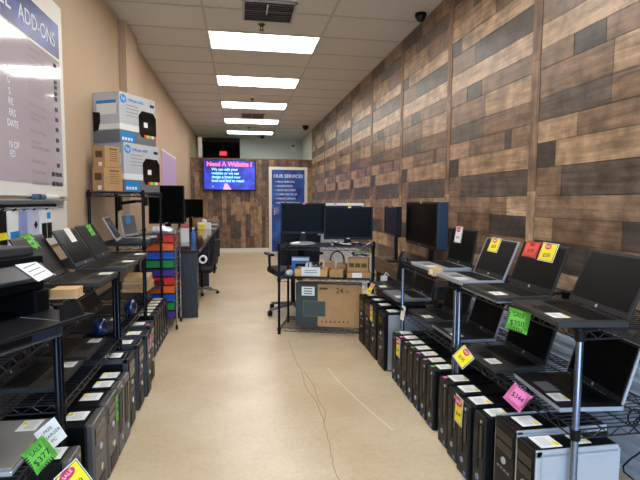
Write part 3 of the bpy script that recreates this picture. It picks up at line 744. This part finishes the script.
for zz, s in ((.83, '$49'), (.725, '$19'), (.693, '$39'), (.655, '$29'), (.62, '$25'), (.554, '$35'), (.49, '$20'), (.427, '$45'), (.36, '$40'), (.30, '$30'), (.20, '$15')):
    text('price_lettering', s, .032, (.0125, .80, zz), RB, M_gink, bd, 'RIGHT', bold=.002)
for zz in (.14, .08): text('price_lettering', '$25 PER HR', .034, (.0125, .83, zz), RB, M_gink, bd, 'RIGHT', bold=.002)
# accessory rail under the board
rl = thing('accessory_rail', 'white backed accessory rail with hooks under the price board', 'rail', (XL+.002, 2.6, 1.0))
box('back_panel', (.012, 1.86, .285), (.006, 0, .14), M_trim, rl)
box('rail_bar', (.012, 1.2, .02), (.022, .1, .245), M_black, rl)
for k in range(8): MB().tube((.02, .02+.07*k, .24), (.13, .02+.07*k, .235), .003, 6).obj('hook', M_chrome, rl)
box('ledge', (.05, 1.8, .006), (.03, -.02, .278), mat('grey_ledge', (150, 146, 144), .5), rl)
def pack(lab, y, w_, h_, m, z=1.225, band=None, window=None, x=XL+.075):
    t = thing('accessory_pack', lab, 'accessory pack', (x, y, z-h_), 0, 'packs hanging under the price board')
    box('card', (.012, w_, h_), (0, 0, h_/2), m, t, bevel=.002)
    MB().tube((-.006, 0, h_-.006), (.02, 0, h_+.01), .004, 6).obj('hang_tab', M_black, t)
    if band: box('colour_band', (.002, w_*.99, h_*.2), (.0072, 0, h_*.3), band, t)
    if window == 'diamond': box('diamond_print', (.002, .03, .03), (.0072, w_*.15, h_*.55), M_black, t, (PI/4, 0, 0))
    if window == 'pair':
        for k in (-1, 1): box('product_window', (.002, w_*.4, h_*.5), (.0072, k*w_*.24, h_*.32), M_dark, t)
        box('blue_print', (.002, w_*.3, h_*.2), (.0072, w_*.2, h_*.8), M_hpb, t)
    return t
pack('black and yellow accessory pack farthest left on the rail', 2.46, .10, .17, M_black, band=M_yel)
pack('white accessory pack with bright blue band on the rail', 2.585, .09, .17, M_paper, band=M_hpb)
pack('narrow lavender accessory pack on the rail', 2.70, .065, .18, mat('lavender_card', (150, 156, 205), .5))
pack('pale lavender accessory pack with black diamond print', 2.82, .13, .18, mat('pale_lavender_card', (200, 204, 226), .5), window='diamond')
pack('white accessory pack with two dark product windows', 2.99, .16, .18, M_paper, window='pair')
t = thing('cable_roll', 'grey blue rolled pouch lying on the board ledge', 'pouch', (XL+.032, 3.02, 1.2815))
box('roll', (.045, .14, .03), (0, 0, .015), mat('slate_cloth', (76, 92, 122), .8), t, bevel=.013); box('strap', (.047, .02, .032), (0, -.03, .0155), M_ink, t)
t = thing('tube', 'white capped tube at the far end of the board ledge', 'tube', (XL+.034, 3.22, 1.2815), -.1)
MB().tube((0, -.09, .016), (0, .07, .016), .015, 12).obj('barrel', M_trim, t); MB().tube((0, .07, .016), (0, .09, .016), .010, 10).obj('cap', M_kraft, t)

# colourful drawer cart
t = thing('drawer_cart', 'ten drawer rainbow rolling cart beside the dark desk', 'drawer cart', (-.79, 5.02, 0))
cols = [(214, 44, 40), (232, 104, 36), (36, 84, 190), (34, 140, 62), (74, 48, 140)]
for i in range(10):
    c = cols[i % 5]; z = .905-i*.084
    m = mat('drawer_%d' % (i % 5), c, .3)
    dr = box('drawer', (.29, .34, .066), (0, 0, z), m, t, bevel=.006)
    box('handle', (.07, .014, .012), (0, -.177, z+.02), m, t, bevel=.003)
    box('drawer_rim', (.305, .35, .008), (0, 0, z+.036), m, t)
for sx in (-1, 1):
    for sy in (-1, 1):
        MB().tube((sx*.165, sy*.165, .05), (sx*.165, sy*.165, .955), .0085, 8).obj('frame_post', M_chrome, t)
        cst = MB().tube((sx*.165, sy*.165-.0, .05), (sx*.165, sy*.165, .04), .008, 6).obj('caster_stem', M_chrome, t)
        MB().tube((sx*.165-.01, sy*.165, .025), (sx*.165+.01, sy*.165, .025), .025, 12).obj('caster_wheel', M_black, t)
    for i in range(10): box('side_rail', (.006, .33, .012), (sx*.158, 0, .905-i*.084+.038), M_chrome, t)
    MB().path([(sx*.165, -.165, .955), (sx*.165, -.13, .985), (sx*.165, .13, .985), (sx*.165, .165, .955)], .0085, 8).obj('top_rail', M_chrome, t)
box('top_plate', (.34, .34, .008), (0, 0, .958), M_grey, t)
t = thing('plastic_bag', 'crumpled clear plastic wrap on top of the drawer cart', 'plastic wrap', (-.76, 4.98, .9625))
random.seed(4); b = MB().lathe([(.09, 0), (.11, .02), (.08, .045), (.03, .06)], 14)
b.v = [(x+random.uniform(-.02, .02), y+random.uniform(-.02, .02), z+(random.uniform(-.008, .012) if z > 0 else 0)) for x, y, z in b.v]
b.obj('wrap', mat('clear_wrap', (214, 218, 224), .15, coat=.3), t)
# keyboard stack and wood pieces on the tall rack
for k in range(4):
    t = tag(box('wooden_tray', (.2, .3, .03), (-.88, 4.36+.02*(k % 2), .517+k*.032), M_wood1, None, (0, 0, .05*(k-1.5)), .002), ['bottom', 'second', 'third', 'top'][k]+' of the pale wooden trays stacked in the tall rack', 'tray', 'pale wooden trays in the rack')

# long dark desk
M_desk = mat('dark_laminate', (58, 44, 38), .12, noise=.15, nscale=8, stretch=(8, 1, 1), coat=.3)
dk = thing('desk', 'long dark glossy desk along the left wall', 'desk', (-.76, 8.3, 0))
box('desk_top', (.66, 6.0, .035), (0, 0, .7275), M_desk, dk, bevel=.006)
for y in (-2.95, -1.0, 1.0, 2.95): box('end_panel', (.60, .04, .71), (0, y, .355), mat('black_laminate', (34, 32, 34), .4), dk)
box('modesty_panel', (.02, 5.8, .5), (-.31, 0, .45), mat('black_laminate', (34, 32, 34), .4), dk)
box('drawer_pedestal', (.42, .40, .62), (.06, -2.66, .32), mat('black_laminate', (34, 32, 34), .4), dk, bevel=.004)
for k in range(3): box('pedestal_handle', (.008, .16, .015), (.275, -2.66, .16+k*.2), M_chrome, dk)
t = thing('tape_roll', 'white roll of tape hanging at the desk corner', 'tape roll', (-.40, 5.36, .64))
MB().lathe([(.045, -.02), (.045, .02), (.028, .02), (.028, -.02), (.045, -.02)], 20, Matrix.Rotation(PI/2, 4, 'X')).obj('roll', M_trim, t, smooth=True)
MB().tube((0, .03, .02), (-.01, .03, .07), .003).obj('hook', M_black, t)
tm = monitor('large black monitor on the near end of the desk', (-.83, 5.78, .7465), -.12, .40, .44, .485, 'flat', .05, group='desk monitors', bez=.012)
monitor('small monitor seen edge on farther along the desk', (-.95, 8.2, .7465), PI/2+.35, .45, .30, .34, 'flat', .04, group='desk monitors')
monitor('small monitor near the far end of the desk', (-.92, 9.6, .7465), PI/2-.9, .5, .36, .38, 'flat', .04, group='desk monitors')
t = thing('keyboard', 'black keyboard lying at the near desk corner', 'keyboard', (-.76, 5.52, .746), .1)
box('tray', (.40, .13, .018), (0, 0, .009), M_black, t, bevel=.004); b = MB()
for i in range(15):
    for j in range(5): b.cbox((-.175+i*.025, -.045+j*.022, .0205), (.021, .018, .005))
b.obj('keys', M_key, t)
t = thing('printed_box', 'white carton with orange side standing on the desk', 'carton', (-.70, 6.35, .746), .2)
box('carton', (.10, .12, .20), (0, 0, .10), M_paper, t, bevel=.002); box('orange_side', (.002, .11, .12), (.051, 0, .07), mat('orange_print', (226, 140, 80), .6), t); box('flap', (.10, .002, .03), (0, -.061, .2), M_red, t)
t = thing('spray_bottle', 'blue and white bottle by the carton on the desk', 'bottle', (-.585, 6.3, .746))
MB().lathe([(.03, 0), (.032, .01), (.032, .12), (.013, .15), (.013, .17)], 14).obj('body', mat('bottle_blue', (70, 120, 190), .3), t, smooth=True); MB().lathe([(.015, .17), (.015, .19)], 10).obj('cap', M_trim, t)
t = thing('desk_phone', 'black desk phone with handset on the desk', 'telephone', (-.75, 7.4, .746), .4)
MB().prism([(-.09, 0), (.09, 0), (.09, .07), (-.09, .03)], -.08, .08, Matrix.Rotation(PI/2, 4, 'X')).obj('base', M_black, t); box('handset', (.2, .045, .04), (0, -.05, .08), M_black, t, (0, -.2, 0), .015); box('screen', (.06, .04, .002), (.03, .03, .058), M_grey, t, (0, -.22, 0))
t = thing('tissue_box', 'white tissue box with yellow trim far along the desk', 'tissue box', (-.66, 9.3, .746), .15)
box('carton', (.24, .14, .12), (0, 0, .06), M_paper, t, bevel=.003); box('yellow_side', (.12, .002, .08), (-.06, -.071, .05), M_yel, t); MB().lathe([(.03, 0), (.05, .03), (.02, .07)], 10).obj('tissue', M_trim, t, (0, 0, .12))
t = thing('paper_tray', 'grey paper tray at the far end of the desk', 'paper tray', (-.58, 10.3, .746), 0)
box('bin', (.30, .34, .03), (0, 0, .015), M_grey, t, bevel=.003); box('upper_bin', (.30, .34, .02), (0, 0, .12), M_grey, t, bevel=.003); box('paper', (.24, .3, .02), (0, 0, .04), M_paper, t)
for sx in (-1, 1): box('riser', (.012, .3, .09), (sx*.14, 0, .07), M_grey, t)
t = thing('wall_poster', 'pale lavender poster on the left wall above the desk', 'poster', (XL+.004, 8.6, 1.4)); box('sheet', (.004, 1.7, .75), (0, 0, .30), mat('lavender_poster', (196, 170, 214), .5), t); box('poster_border', (.0044, 1.72, .03), (.0005, 0, .665), M_trim, t)
# wall arm behind the rack
t = thing('wall_mount_arm', 'black monitor arm on the wall behind the tall rack', 'monitor arm', (XL+.02, 5.0, 1.25))
box('plate', (.02, .10, .14), (0, 0, 0), M_black, t, bevel=.003); b = MB().tube((.01, 0, 0), (.14, .02, .02), .016, 8); b.tube((.14, .02, .02), (.22, .1, .02), .014, 8); b.obj('arm', M_black, t); box('head', (.02, .09, .09), (.225, .11, .02), M_black, t)

def office_chair(lab, c, rz, sc=1):
    t = thing('office_chair', lab, 'office chair', c, rz, 'black office chairs'); t.scale = (sc,)*3
    for k in range(5):
        a = 2*PI*k/5+.3; e = (.30*math.cos(a), .30*math.sin(a))
        lg = MB().tube((0, 0, .10), (e[0], e[1], .065), .022, 8, .014).obj('base_leg', M_grey, t)
        MB().tube((e[0]-.02, e[1], .028), (e[0]+.02, e[1], .028), .028, 12).obj('caster', M_black, t)
    MB().tube((0, 0, .08), (0, 0, .42), .025, 10).obj('gas_post', M_black, t)
    box('seat', (.48, .47, .075), (0, 0, .46), mat('black_fabric', (22, 22, 25), .85, bump=.2, bscale=300), t, bevel=.03)
    box('backrest', (.44, .06, .50), (0, .26, .80), mat('black_mesh', (26, 26, 30), .8, bump=.3, bscale=400), t, (-.14, 0, 0), .028)
    box('back_support', (.07, .03, .34), (0, .255, .56), M_black, t, (-.1, 0, 0), .008)
    for sx in (-1, 1):
        ar = MB().path([(sx*.23, .05, .45), (sx*.275, .05, .50), (sx*.275, .03, .64)], .014, 8).obj('arm_support', M_black, t)
        box('arm_pad', (.06, .24, .025), (sx*.275, .02, .655), M_black, t, bevel=.01)
    return t
office_chair('black mesh office chair pushed under the long desk', (-.52, 6.75, 0), -PI/2-.2, .72)

# ================================================================= ISLAND RACK
ROT = -.291
c_, s_ = math.cos(ROT), math.sin(ROT)
FL = Vector((.366, 4.55, 0)); IW, ID = .89, .46
IC = FL + Vector((c_, s_, 0))*IW/2 + Vector((-s_, c_, 0))*ID/2
def isl(u, v, z): # u along the front from the left post, v back from the front edge
    p = FL + Vector((c_, s_, 0))*u + Vector((-s_, c_, 0))*v; return (p.x, p.y, z)
wire_shelf('black wire rack in the aisle carrying two monitors', -IW/2, IW/2, -ID/2, ID/2, [.065, .545, .855], .875, ROT, (IC.x, IC.y, 0), group='wire rack in the aisle')
board = tag(box('shelf_board', (IW-.06, ID-.05, .012), isl(IW/2, ID/2, .5525), M_black, None, (0, 0, ROT)), 'thin black board laid on the middle level of aisle rack', 'shelf board')
monitor('black monitor on oval silver stand, left on the aisle rack', isl(.20, .20, .857), ROT*.35, .44, .30, .255, 'oval', .05, group='monitors on the aisle rack', tab=M_pnk)
m2 = monitor('black monitor with yellow tab, right on the aisle rack', isl(.645, .17, .857), ROT*.45, .47, .315, .215, 'flat', .05, group='monitors on the aisle rack', tab=M_yel)
t = thing('monitor', 'white topped monitor half hidden behind the two rack monitors', 'monitor', isl(.56, .34, .857), ROT*.4, 'monitors on the aisle rack')
box('housing', (.46, .035, .32), (0, 0, .245), M_trim, t, bevel=.006); box('screen', (.42, .003, .28), (0, -.018, .24), M_screen, t); box('neck', (.06, .02, .12), (0, .01, .06), M_trim, t); box('stand_base', (.2, .14, .01), (0, .02, .005), M_trim, t); box('pink_tab', (.03, .003, .014), (-.06, -.019, .397), M_pnk, t)
# monitor carton on the lowest level
t = thing('monitor_carton', 'brown and dark green 24 inch monitor carton on lowest rack level', 'carton', isl(.465, .17, .067), ROT)
L2, W2, H2 = .63, .17, .415
box('carton', (L2, W2, H2), (0, 0, H2/2), M_kraft, t, bevel=.002)
M_dg = mat('dark_green_print', (54, 62, 58), .6)
f = -W2/2-.001
box('green_panel', (L2*.34, .003, H2*.998), (-L2*.33, f, H2/2), M_dg, t); box('green_end', (.003, W2*.998, H2*.998), (-L2/2-.001, 0, H2/2), M_dg, t)
box('picture_frame', (L2*.35, .003, H2*.37), (-L2*.215, f-.0008, H2*.42), mat('frame_print', (140, 128, 96), .6), t); box('picture', (L2*.34, .003, H2*.35), (-L2*.215, f-.0013, H2*.42), mat('picture_print', (66, 76, 74), .5), t)
sh = box('shipping_label', (L2*.2, .002, H2*.21), (-L2*.31, f-.002, H2*.83), M_paper, t)
for k in range(3): box('label_print', (L2*.13, .001, .008), (0, -.0013, .025-.025*k), M_gink, sh)
text('size_lettering', '24', .075, (.11, f-.0006, H2*.85), R0, M_kink, t, bold=.001); text('size_lettering', 'in', .055, (.185, f-.0006, H2*.84), R0, M_kink, t)
for k in range(7): box('care_icon', (.014, .001, .018), (-.06+k*.042, f-.0004, H2*.12), M_kink, t)
box('print_block', (.08, .001, .02), (-.045, f-.0004, H2*.9), M_kink, t)
box('grey_side', (.002, W2*.9, H2*.9), (L2/2+.0008, 0, H2*.5), mat('grey_wrap', (150, 152, 150), .4), t)
# things on the middle level
ZM = .5595
t = thing('product_box', 'blue product box standing at left of middle rack level', 'box', isl(.16, .30, ZM), ROT+.1)
box('carton', (.18, .07, .16), (0, 0, .08), mat('product_blue', (44, 110, 190), .4), t, bevel=.002); box('product_picture', (.12, .002, .05), (.01, -.036, .07), M_black, t); box('top_print', (.17, .002, .03), (0, -.036, .14), M_paper, t)
t = thing('cardboard_tray', 'shallow cardboard tray with white label on middle rack level', 'tray', isl(.30, .15, ZM), ROT)
b = MB(); b.quadbox((-.16, -.1, 0), (.16, .1, .004))
for a, q in (((-.16, -.1), (.16, -.096)), ((-.16, .096), (.16, .1)), ((-.16, -.1), (-.156, .1)), ((.156, -.1), (.16, .1))): b.quadbox((a[0], a[1], 0), (q[0], q[1], .07))
b.obj('tray_shell', M_kraft2, t); box('label', (.18, .002, .085), (.0, -.102, .048), M_paper, t)
for k in range(2): box('label_line', (.12, .001, .006), (0, -.1035, .06-.02*k), M_hpd, t)
for k in range(5):
    u = .24+k*.035
    t = thing('hard_drive', ['leftmost', 'second', 'third', 'fourth', 'rightmost'][k] + ' of five drives standing in cardboard tray', 'hard drive', isl(u, .16, ZM+.0045), ROT+.1, 'drives in the tray')
    box('enclosure', (.026, .10, .12), (0, 0, .06), M_silver if k < 2 else M_dark, t, (0, .15, 0), .003); box('end_label', (.018, .001, .06), (0.002, -.0506, .07), M_paper if k < 2 else M_grey, t, (0, .15, 0))
t = thing('computer_mouse', 'pale grey mouse with green mark at left rack end', 'mouse', isl(.075, .14, ZM), ROT)
MB().lathe([(.05, 0), (.055, .015), (.045, .035), (.02, .048), (.003, .05)], 18, Matrix.Diagonal((.75, 1.1, 1, 1))).obj('shell', M_hpg, t, smooth=True); box('green_mark', (.02, .02, .003), (.01, -.02, .044), M_grn, t, (.4, .1, 0))
kb = [(.55, .14, (.13, .20, .065), 'flat brown box in the middle of the rack level'), (.455, .31, (.10, .10, .12), 'small brown box behind the flat one on rack'), (.58, .31, (.10, .12, .10), 'brown box behind middle of the rack level'), (.755, .13, (.23, .20, .05), 'flat brown box with white label at right of rack'), (.75, .17, (.20, .14, .125), 'printed brown box on top of the flat labelled one')]
for i, (u, v, dd, lab) in enumerate(kb):
    z = ZM + (.0515 if i == 4 else 0)
    t = thing('small_carton', lab, 'box', isl(u, v, z), ROT + (.08 if i % 2 else -.05), 'brown boxes on the aisle rack')
    box('carton', dd, (0, 0, dd[2]/2), M_kraft, t, bevel=.002); box('tape', (dd[0]*1.002, .03, .001), (0, 0, dd[2]+.0004), mat('packing_tape', (200, 164, 116), .3), t)
    if i == 3: box('label', (.09, .001, .045), (-.02, -dd[1]/2-.0006, .026), M_paper, t)
    if i == 4:
        for k in range(3): box('print_block', (.05, .001, .04), (-.06+.06*k, -dd[1]/2-.0006, .06), M_kink, t)
t = thing('cable_bundle', 'loose bundle of cables and a green plug on the printed box', 'cables', isl(.76, .2, ZM+.178), 0)
random.seed(8)
for k in range(4):
    pts = [(random.uniform(-.09, .09), random.uniform(-.06, .06), .006+.04*abs(math.sin(q*.9+k))) for q in range(7)]; MB().path(pts, .005, 6).obj('cable', [M_black, M_grey, M_trim, M_black][k], t)
box('plug', (.05, .03, .02), (0, -.02, .05), M_grn, t, bevel=.004)
t = thing('headset', 'dark headset with tan pads hanging behind the boxes', 'headset', isl(.52, .415, ZM), ROT)
pts = [(.07*math.cos(a), 0, .12+.09*math.sin(a)) for a in [PI*i/12 for i in range(13)]]; MB().path(pts, .008, 6).obj('headband', M_dark, t)
for sx in (-1, 1): MB().tube((sx*.07-.012, 0, .08), (sx*.07+.012, 0, .08), .045, 14).obj('ear_cup', M_dark if sx < 0 else M_kraft, t); MB().tube((sx*.07, 0, 0), (sx*.07, 0, .06), .006).obj('stem', M_dark, t)
# clutter between the monitors
t = thing('cable_bundle', 'tangled grey and blue cables under the right rack monitor', 'cables', isl(.68, .07, .858), ROT)
random.seed(12)
for k in range(4):
    pts = [(-.18+.06*q, random.uniform(-.06, -.0), .006+.03*abs(math.sin(q*1.3+k))) for q in range(7)]; MB().path(pts, .006, 6).obj('cable', [M_black, M_grey, M_blue, M_trim][k], t)
office_chair('black office chair standing behind the aisle rack', (.60, 5.45, 0), PI+.2, 1.05)

# ================================================================= RIGHT SIDE
GR = 'wire shelving units along the wood wall'
M_postlit = mat('black_post_daylit', (120, 126, 138), .22, .85)  # black post with the daylight highlight put into a lighter colour
for (a, b_, lab) in ((1.46, 2.385, 'nearest wire shelf by the wood wall with post colour lightened for daylight'), (2.43, 3.29, 'second wire shelf by the wood wall in the middle')):
    wire_shelf(lab, 1.16, 1.62, a, b_, [.485, .84], .841, mp=M_postlit, group=GR)
wire_shelf('low wire shelf by the wood wall next to the wooden counter', 1.18, 1.47, 3.33, 4.27, [.53], .531, group=GR)
RT = -PI/2
GRL = 'laptops on the right shelves'
t, l = laptop('large black laptop open at the near end of top right shelf', (1.235, 1.645, .842), RT-.13, .375, .25, 112, .235, lab=.25, group=GRL)
t, l = laptop('black laptop with red and yellow price cards on top right shelf', (1.235, 2.075, .842), RT-.03, .36, .255, 110, .225, edge=None, lab=.25, group=GRL)
box('silver_underside', (.365, .262, .006), (0, -.002, .0045), M_alu, t)
zigcard(.125, .085, M_red, l, (-.085, -.0075, .075), (PI/2, 0, 0), 9, [('SALE', .018, 0, .022), ('$295', .026, 0, -.008)])
salecard(.12, .09, l, (.05, -.0078, .075), (PI/2, 0, 0), [('$350', .026, 0, -.015)])
t, l = laptop('silver edged laptop with yellow card on its screen', (1.255, 2.475, .842), RT-.02, .335, .235, 112, .215, mb=M_silver, edge=M_silver, lab=.2, group=GRL)
salecard(.11, .085, l, (-.05, -.0082, .07), (PI/2, 0, 0), [('$225', .024, 0, -.01)])
t, l = laptop('laptop with silver keyboard deck and white sale card, far on top shelf', (1.30, 2.97, .842), RT, .36, .27, 99, .235, mb=M_silver, lab=.2, group=GRL)
salecard(.10, .11, l, (-.06, -.0078, .075), (PI/2, 0, 0), [('$175', .022, 0, -.02)], m=M_paper)
t = thing('note_block', 'small cream box on the front edge of top right shelf', 'note block', (1.155, 2.70, .842), RT)
box('pad', (.085, .06, .045), (0, 0, .0225), M_kraft2, t, bevel=.002); box('label', (.05, .001, .03), (.01, -.0306, .024), M_paper, t)
t = thing('power_adapter', 'black laptop charger with cable on top right shelf', 'charger', (1.50, 1.95, .842), .4)
box('brick', (.10, .05, .032), (0, 0, .016), M_black, t, bevel=.006); MB().path([(.05, 0, .016), (.09, .03, .01), (.07, .09, .01), (-.02, .08, .01), (-.04, .03, .02)], .004).obj('cable', M_black, t)
t = thing('power_adapter', 'coiled black charger behind the silver edged laptop', 'charger', (1.49, 2.3, .842), .2)
box('brick', (.09, .05, .03), (0, 0, .015), M_black, t, bevel=.006); MB().path([(.045+.05*math.cos(a), .05*math.sin(a), .006+.004*a) for a in [i*.5 for i in range(26)]], .004).obj('cable', M_black, t)
# lower right shelf
t, l = laptop('silver edged laptop nearest on lower right shelf', (1.325, 1.745, .487), RT-.1, .365, .25, 106, .235, mb=M_dark, edge=M_silver, lab=.25, scr=M_screen, group=GRL)
t, l = laptop('black laptop second on lower right shelf below the green card', (1.285, 2.17, .487), RT-.02, .36, .25, 107, .23, lab=.2, scr=M_screen, group=GRL)
t, l = laptop('laptop framed in bright silver on lower right shelf', (1.31, 2.64, .487), RT-.02, .345, .24, 108, .225, mb=M_dark, edge=M_alu, lab=.25, scr=M_screen, group=GRL)
t, l = laptop('black laptop with white sign in front on lower right shelf', (1.32, 3.06, .487), RT, .36, .26, 104, .23, lab=.15, scr=M_screenm, group=GRL)
box('white_sign', (.075, .0015, .10), (-.155, -.182, .005), M_paper, t, (-.15, 0, 0)); box('sign_print', (.05, .001, .02), (-.155, -.1875, .033), M_ink, t, (-.15, 0, 0))
t, l = laptop('grey decked laptop on the low shelf beside the counter', (1.285, 3.56, .532), RT, .38, .27, 100, .2, mb=M_grey, lab=.25, group=GRL)
t, l = laptop('black laptop at the far end of the low shelf', (1.285, 4.0, .532), RT, .38, .26, 100, .2, lab=.25, group=GRL)
# price cards hanging from the shelf edges
t = thing('price_card', 'green zigzag sale card hanging from top right shelf', 'price card', (1.112, 1.76, .80), RT+.55)
zigcard(.095, .09, M_grn, t, (0, 0, 0), (PI/2-.15, .12, 0), 10, [('SALE', .024, 0, .022), ('$350', .03, 0, -.012)])
t = thing('price_card', 'yellow diamond sale card on the lower right shelf edge', 'price card', (1.12, 2.24, .492), RT+.5)
salecard(.10, .085, t, (0, 0, 0), (math.radians(55), .45, -.35), [('$295', .022, 0, -.012)])
t = thing('price_card', 'pink zigzag price card on the lower right shelf edge', 'price card', (1.115, 1.745, .486), RT+.5)
zigcard(.095, .085, M_pnk, t, (0, 0, 0), (math.radians(60), .35, -.2), 9, [('$344', .028, 0, .0)])
t = thing('price_card', 'small yellow sale card on the far low shelf edge', 'price card', (1.125, 4.03, .515), RT+.6)
salecard(.085, .11, t, (0, 0, 0), (PI/2-.5, 0, -.5), [('$99', .024, 0, -.02)])
# towers on the floor
GT2 = 'desktop towers lined up on the floor at right'
def rtower(lab, y, kind, xf, dot=None, group=GT2):
    D = dict(sff=.36, sffw=.36, tall=.42, slim=.34, silver=.40, silverN=.345, mid=.40)[kind]
    return tower(lab, (xf+D/2, y, 0), RT, kind, group, dot)
rtower('farthest tall black tower by the aisle rack', 4.14, 'tall', 1.075)
rtower('second tall black tower from the aisle rack', 3.94, 'tall', 1.075)
t = rtower('tall black tower with yellow sale card on front', 3.735, 'tall', 1.07)
salecard(.07, .13, t, (-.05, -.2145, .36), (PI/2, 0, 0), [('$149', .022, 0, -.02)])
t = rtower('tall tower with pale silver side panel', 3.50, 'tall', 1.065)
box('side_panel', (.004, .36, .42), (.092, 0, .22), M_silver, t, bevel=.001)
dots = [M_grn, M_pnk, M_pnk, M_grn, M_pnk, M_pnk, M_grn]
names = ['first', 'second', 'third', 'fourth', 'fifth', 'sixth', 'seventh']
for i in range(7):
    t = rtower(names[i]+' from the silver sided tower in the row of seven slim black towers', 3.212-i*.119, 'sff', 1.078-.004*i, dots[i])
    if i == 1: salecard(.075, .13, t, (-.01, -.1845, .28), (PI/2, 0, 0), [('$129', .022, 0, -.02)])
rtower('first wide black tower after the row of seven, pink dot', 2.302, 'sffw', 1.044, M_pnk)
rtower('second wide black tower after the row of seven', 2.16, 'sffw', 1.032)
t = rtower('wide black tower with tilted yellow sale card on front', 2.02, 'sffw', 1.018)
salecard(.075, .135, t, (-.035, -.1855, .30), (PI/2, .08, 0), [('$199', .022, 0, -.02)])
rtower('slim black tower before the silver trimmed cases', 1.875, 'slim', 1.02)
rtower('black case with bright silver rim second from camera', 1.69, 'silver', 1.03)
rtower('silver sided desktop case nearest camera at lower right', 1.5445, 'silverN', 1.025)
# black slotted rail under the far shelf, wooden counter and monitors beyond
ct = thing('wooden_counter', 'rough wooden counter against the wall beyond the shelves', 'counter', (1.66, 4.4, 0))
M_cw = mat('rough_counter_wood', (96, 74, 56), .6, noise=.3, nscale=6, stretch=(10, 1, 10), bump=.3, bscale=40)
for k in range(3): box('top_plank', (.09, 1.75, .05), (-.11+k*.092, 0, .635), M_cw, ct, bevel=.003)
box('front_beam', (.03, 1.75, .10), (-.145, 0, .56), M_cw, ct, bevel=.003)
for y in (-.85, 0, .85): box('leg', (.24, .06, .51), (-.01, y, .255), M_cw, ct, bevel=.003)
CT = .6615
monitor('large thick all in one computer with blue reflection in its side colour', (1.60, 3.98, CT), RT-.05, .82, .385, .425, 'flat', .09, side=mat('blue_reflection_plastic', (30, 52, 78), .3), group='monitors on the counter', tab=M_yel, bez=.016)  # housing coloured navy to hold the blue reflection seen on its side
monitor('smaller monitor with yellow tab behind the all in one', (1.57, 4.80, CT), RT-.12, .64, .30, .42, 'flat', .05, group='monitors on the counter', tab=M_yel)
t = thing('webcam', 'small blue webcam on the wooden counter', 'webcam', (1.535, 4.30, CT), RT)
MB().lathe([(.03, 0), (.03, .008), (.008, .02), (.008, .04)], 14).obj('stand', M_black, t); MB().lathe([(.004, .035), (.024, .045), (.03, .065), (.024, .085), (.004, .095)], 16).obj('ball', M_blue, t, smooth=True)
t = thing('phone_stand', 'tilted black phone on a stand upon the counter', 'phone stand', (1.54, 4.45, CT), RT)
box('foot', (.07, .06, .01), (0, 0, .005), M_black, t, bevel=.003); box('phone', (.075, .01, .14), (0, .005, .082), M_gloss, t, (-.35, 0, 0), .003)
t = thing('power_strip', 'white wall adapter standing on the low shelf end', 'adapter', (1.30, 4.205, .5325), 0)
box('block', (.06, .03, .07), (0, 0, .035), M_trim, t, bevel=.006); MB().path([(0, 0, .07), (.02, .0, .10), (.05, .0, .07)], .004).obj('cable', M_trim, t)
# loose cable hanging by the near shelf end
t = thing('loose_cable', 'black cable looping down behind the near right shelf', 'cable', (1.70, 1.75, 0))
pts = [(.0+.05*math.sin(i*.9), -.05+.02*i*.3, .5-.5*i/16+.004) for i in range(17)]; MB().path(pts, .004).obj('cord', M_black, t)
MB().path([(.03*math.cos(a)-.03, 0.0, .36+.035*math.sin(a)) for a in [i*.4 for i in range(17)]], .004).obj('coil', M_black, t)

# drop bookkeeping properties
for o in bpy.data.objects:
    for k in ('_lid', '_h'):
        if k in o: del o[k]
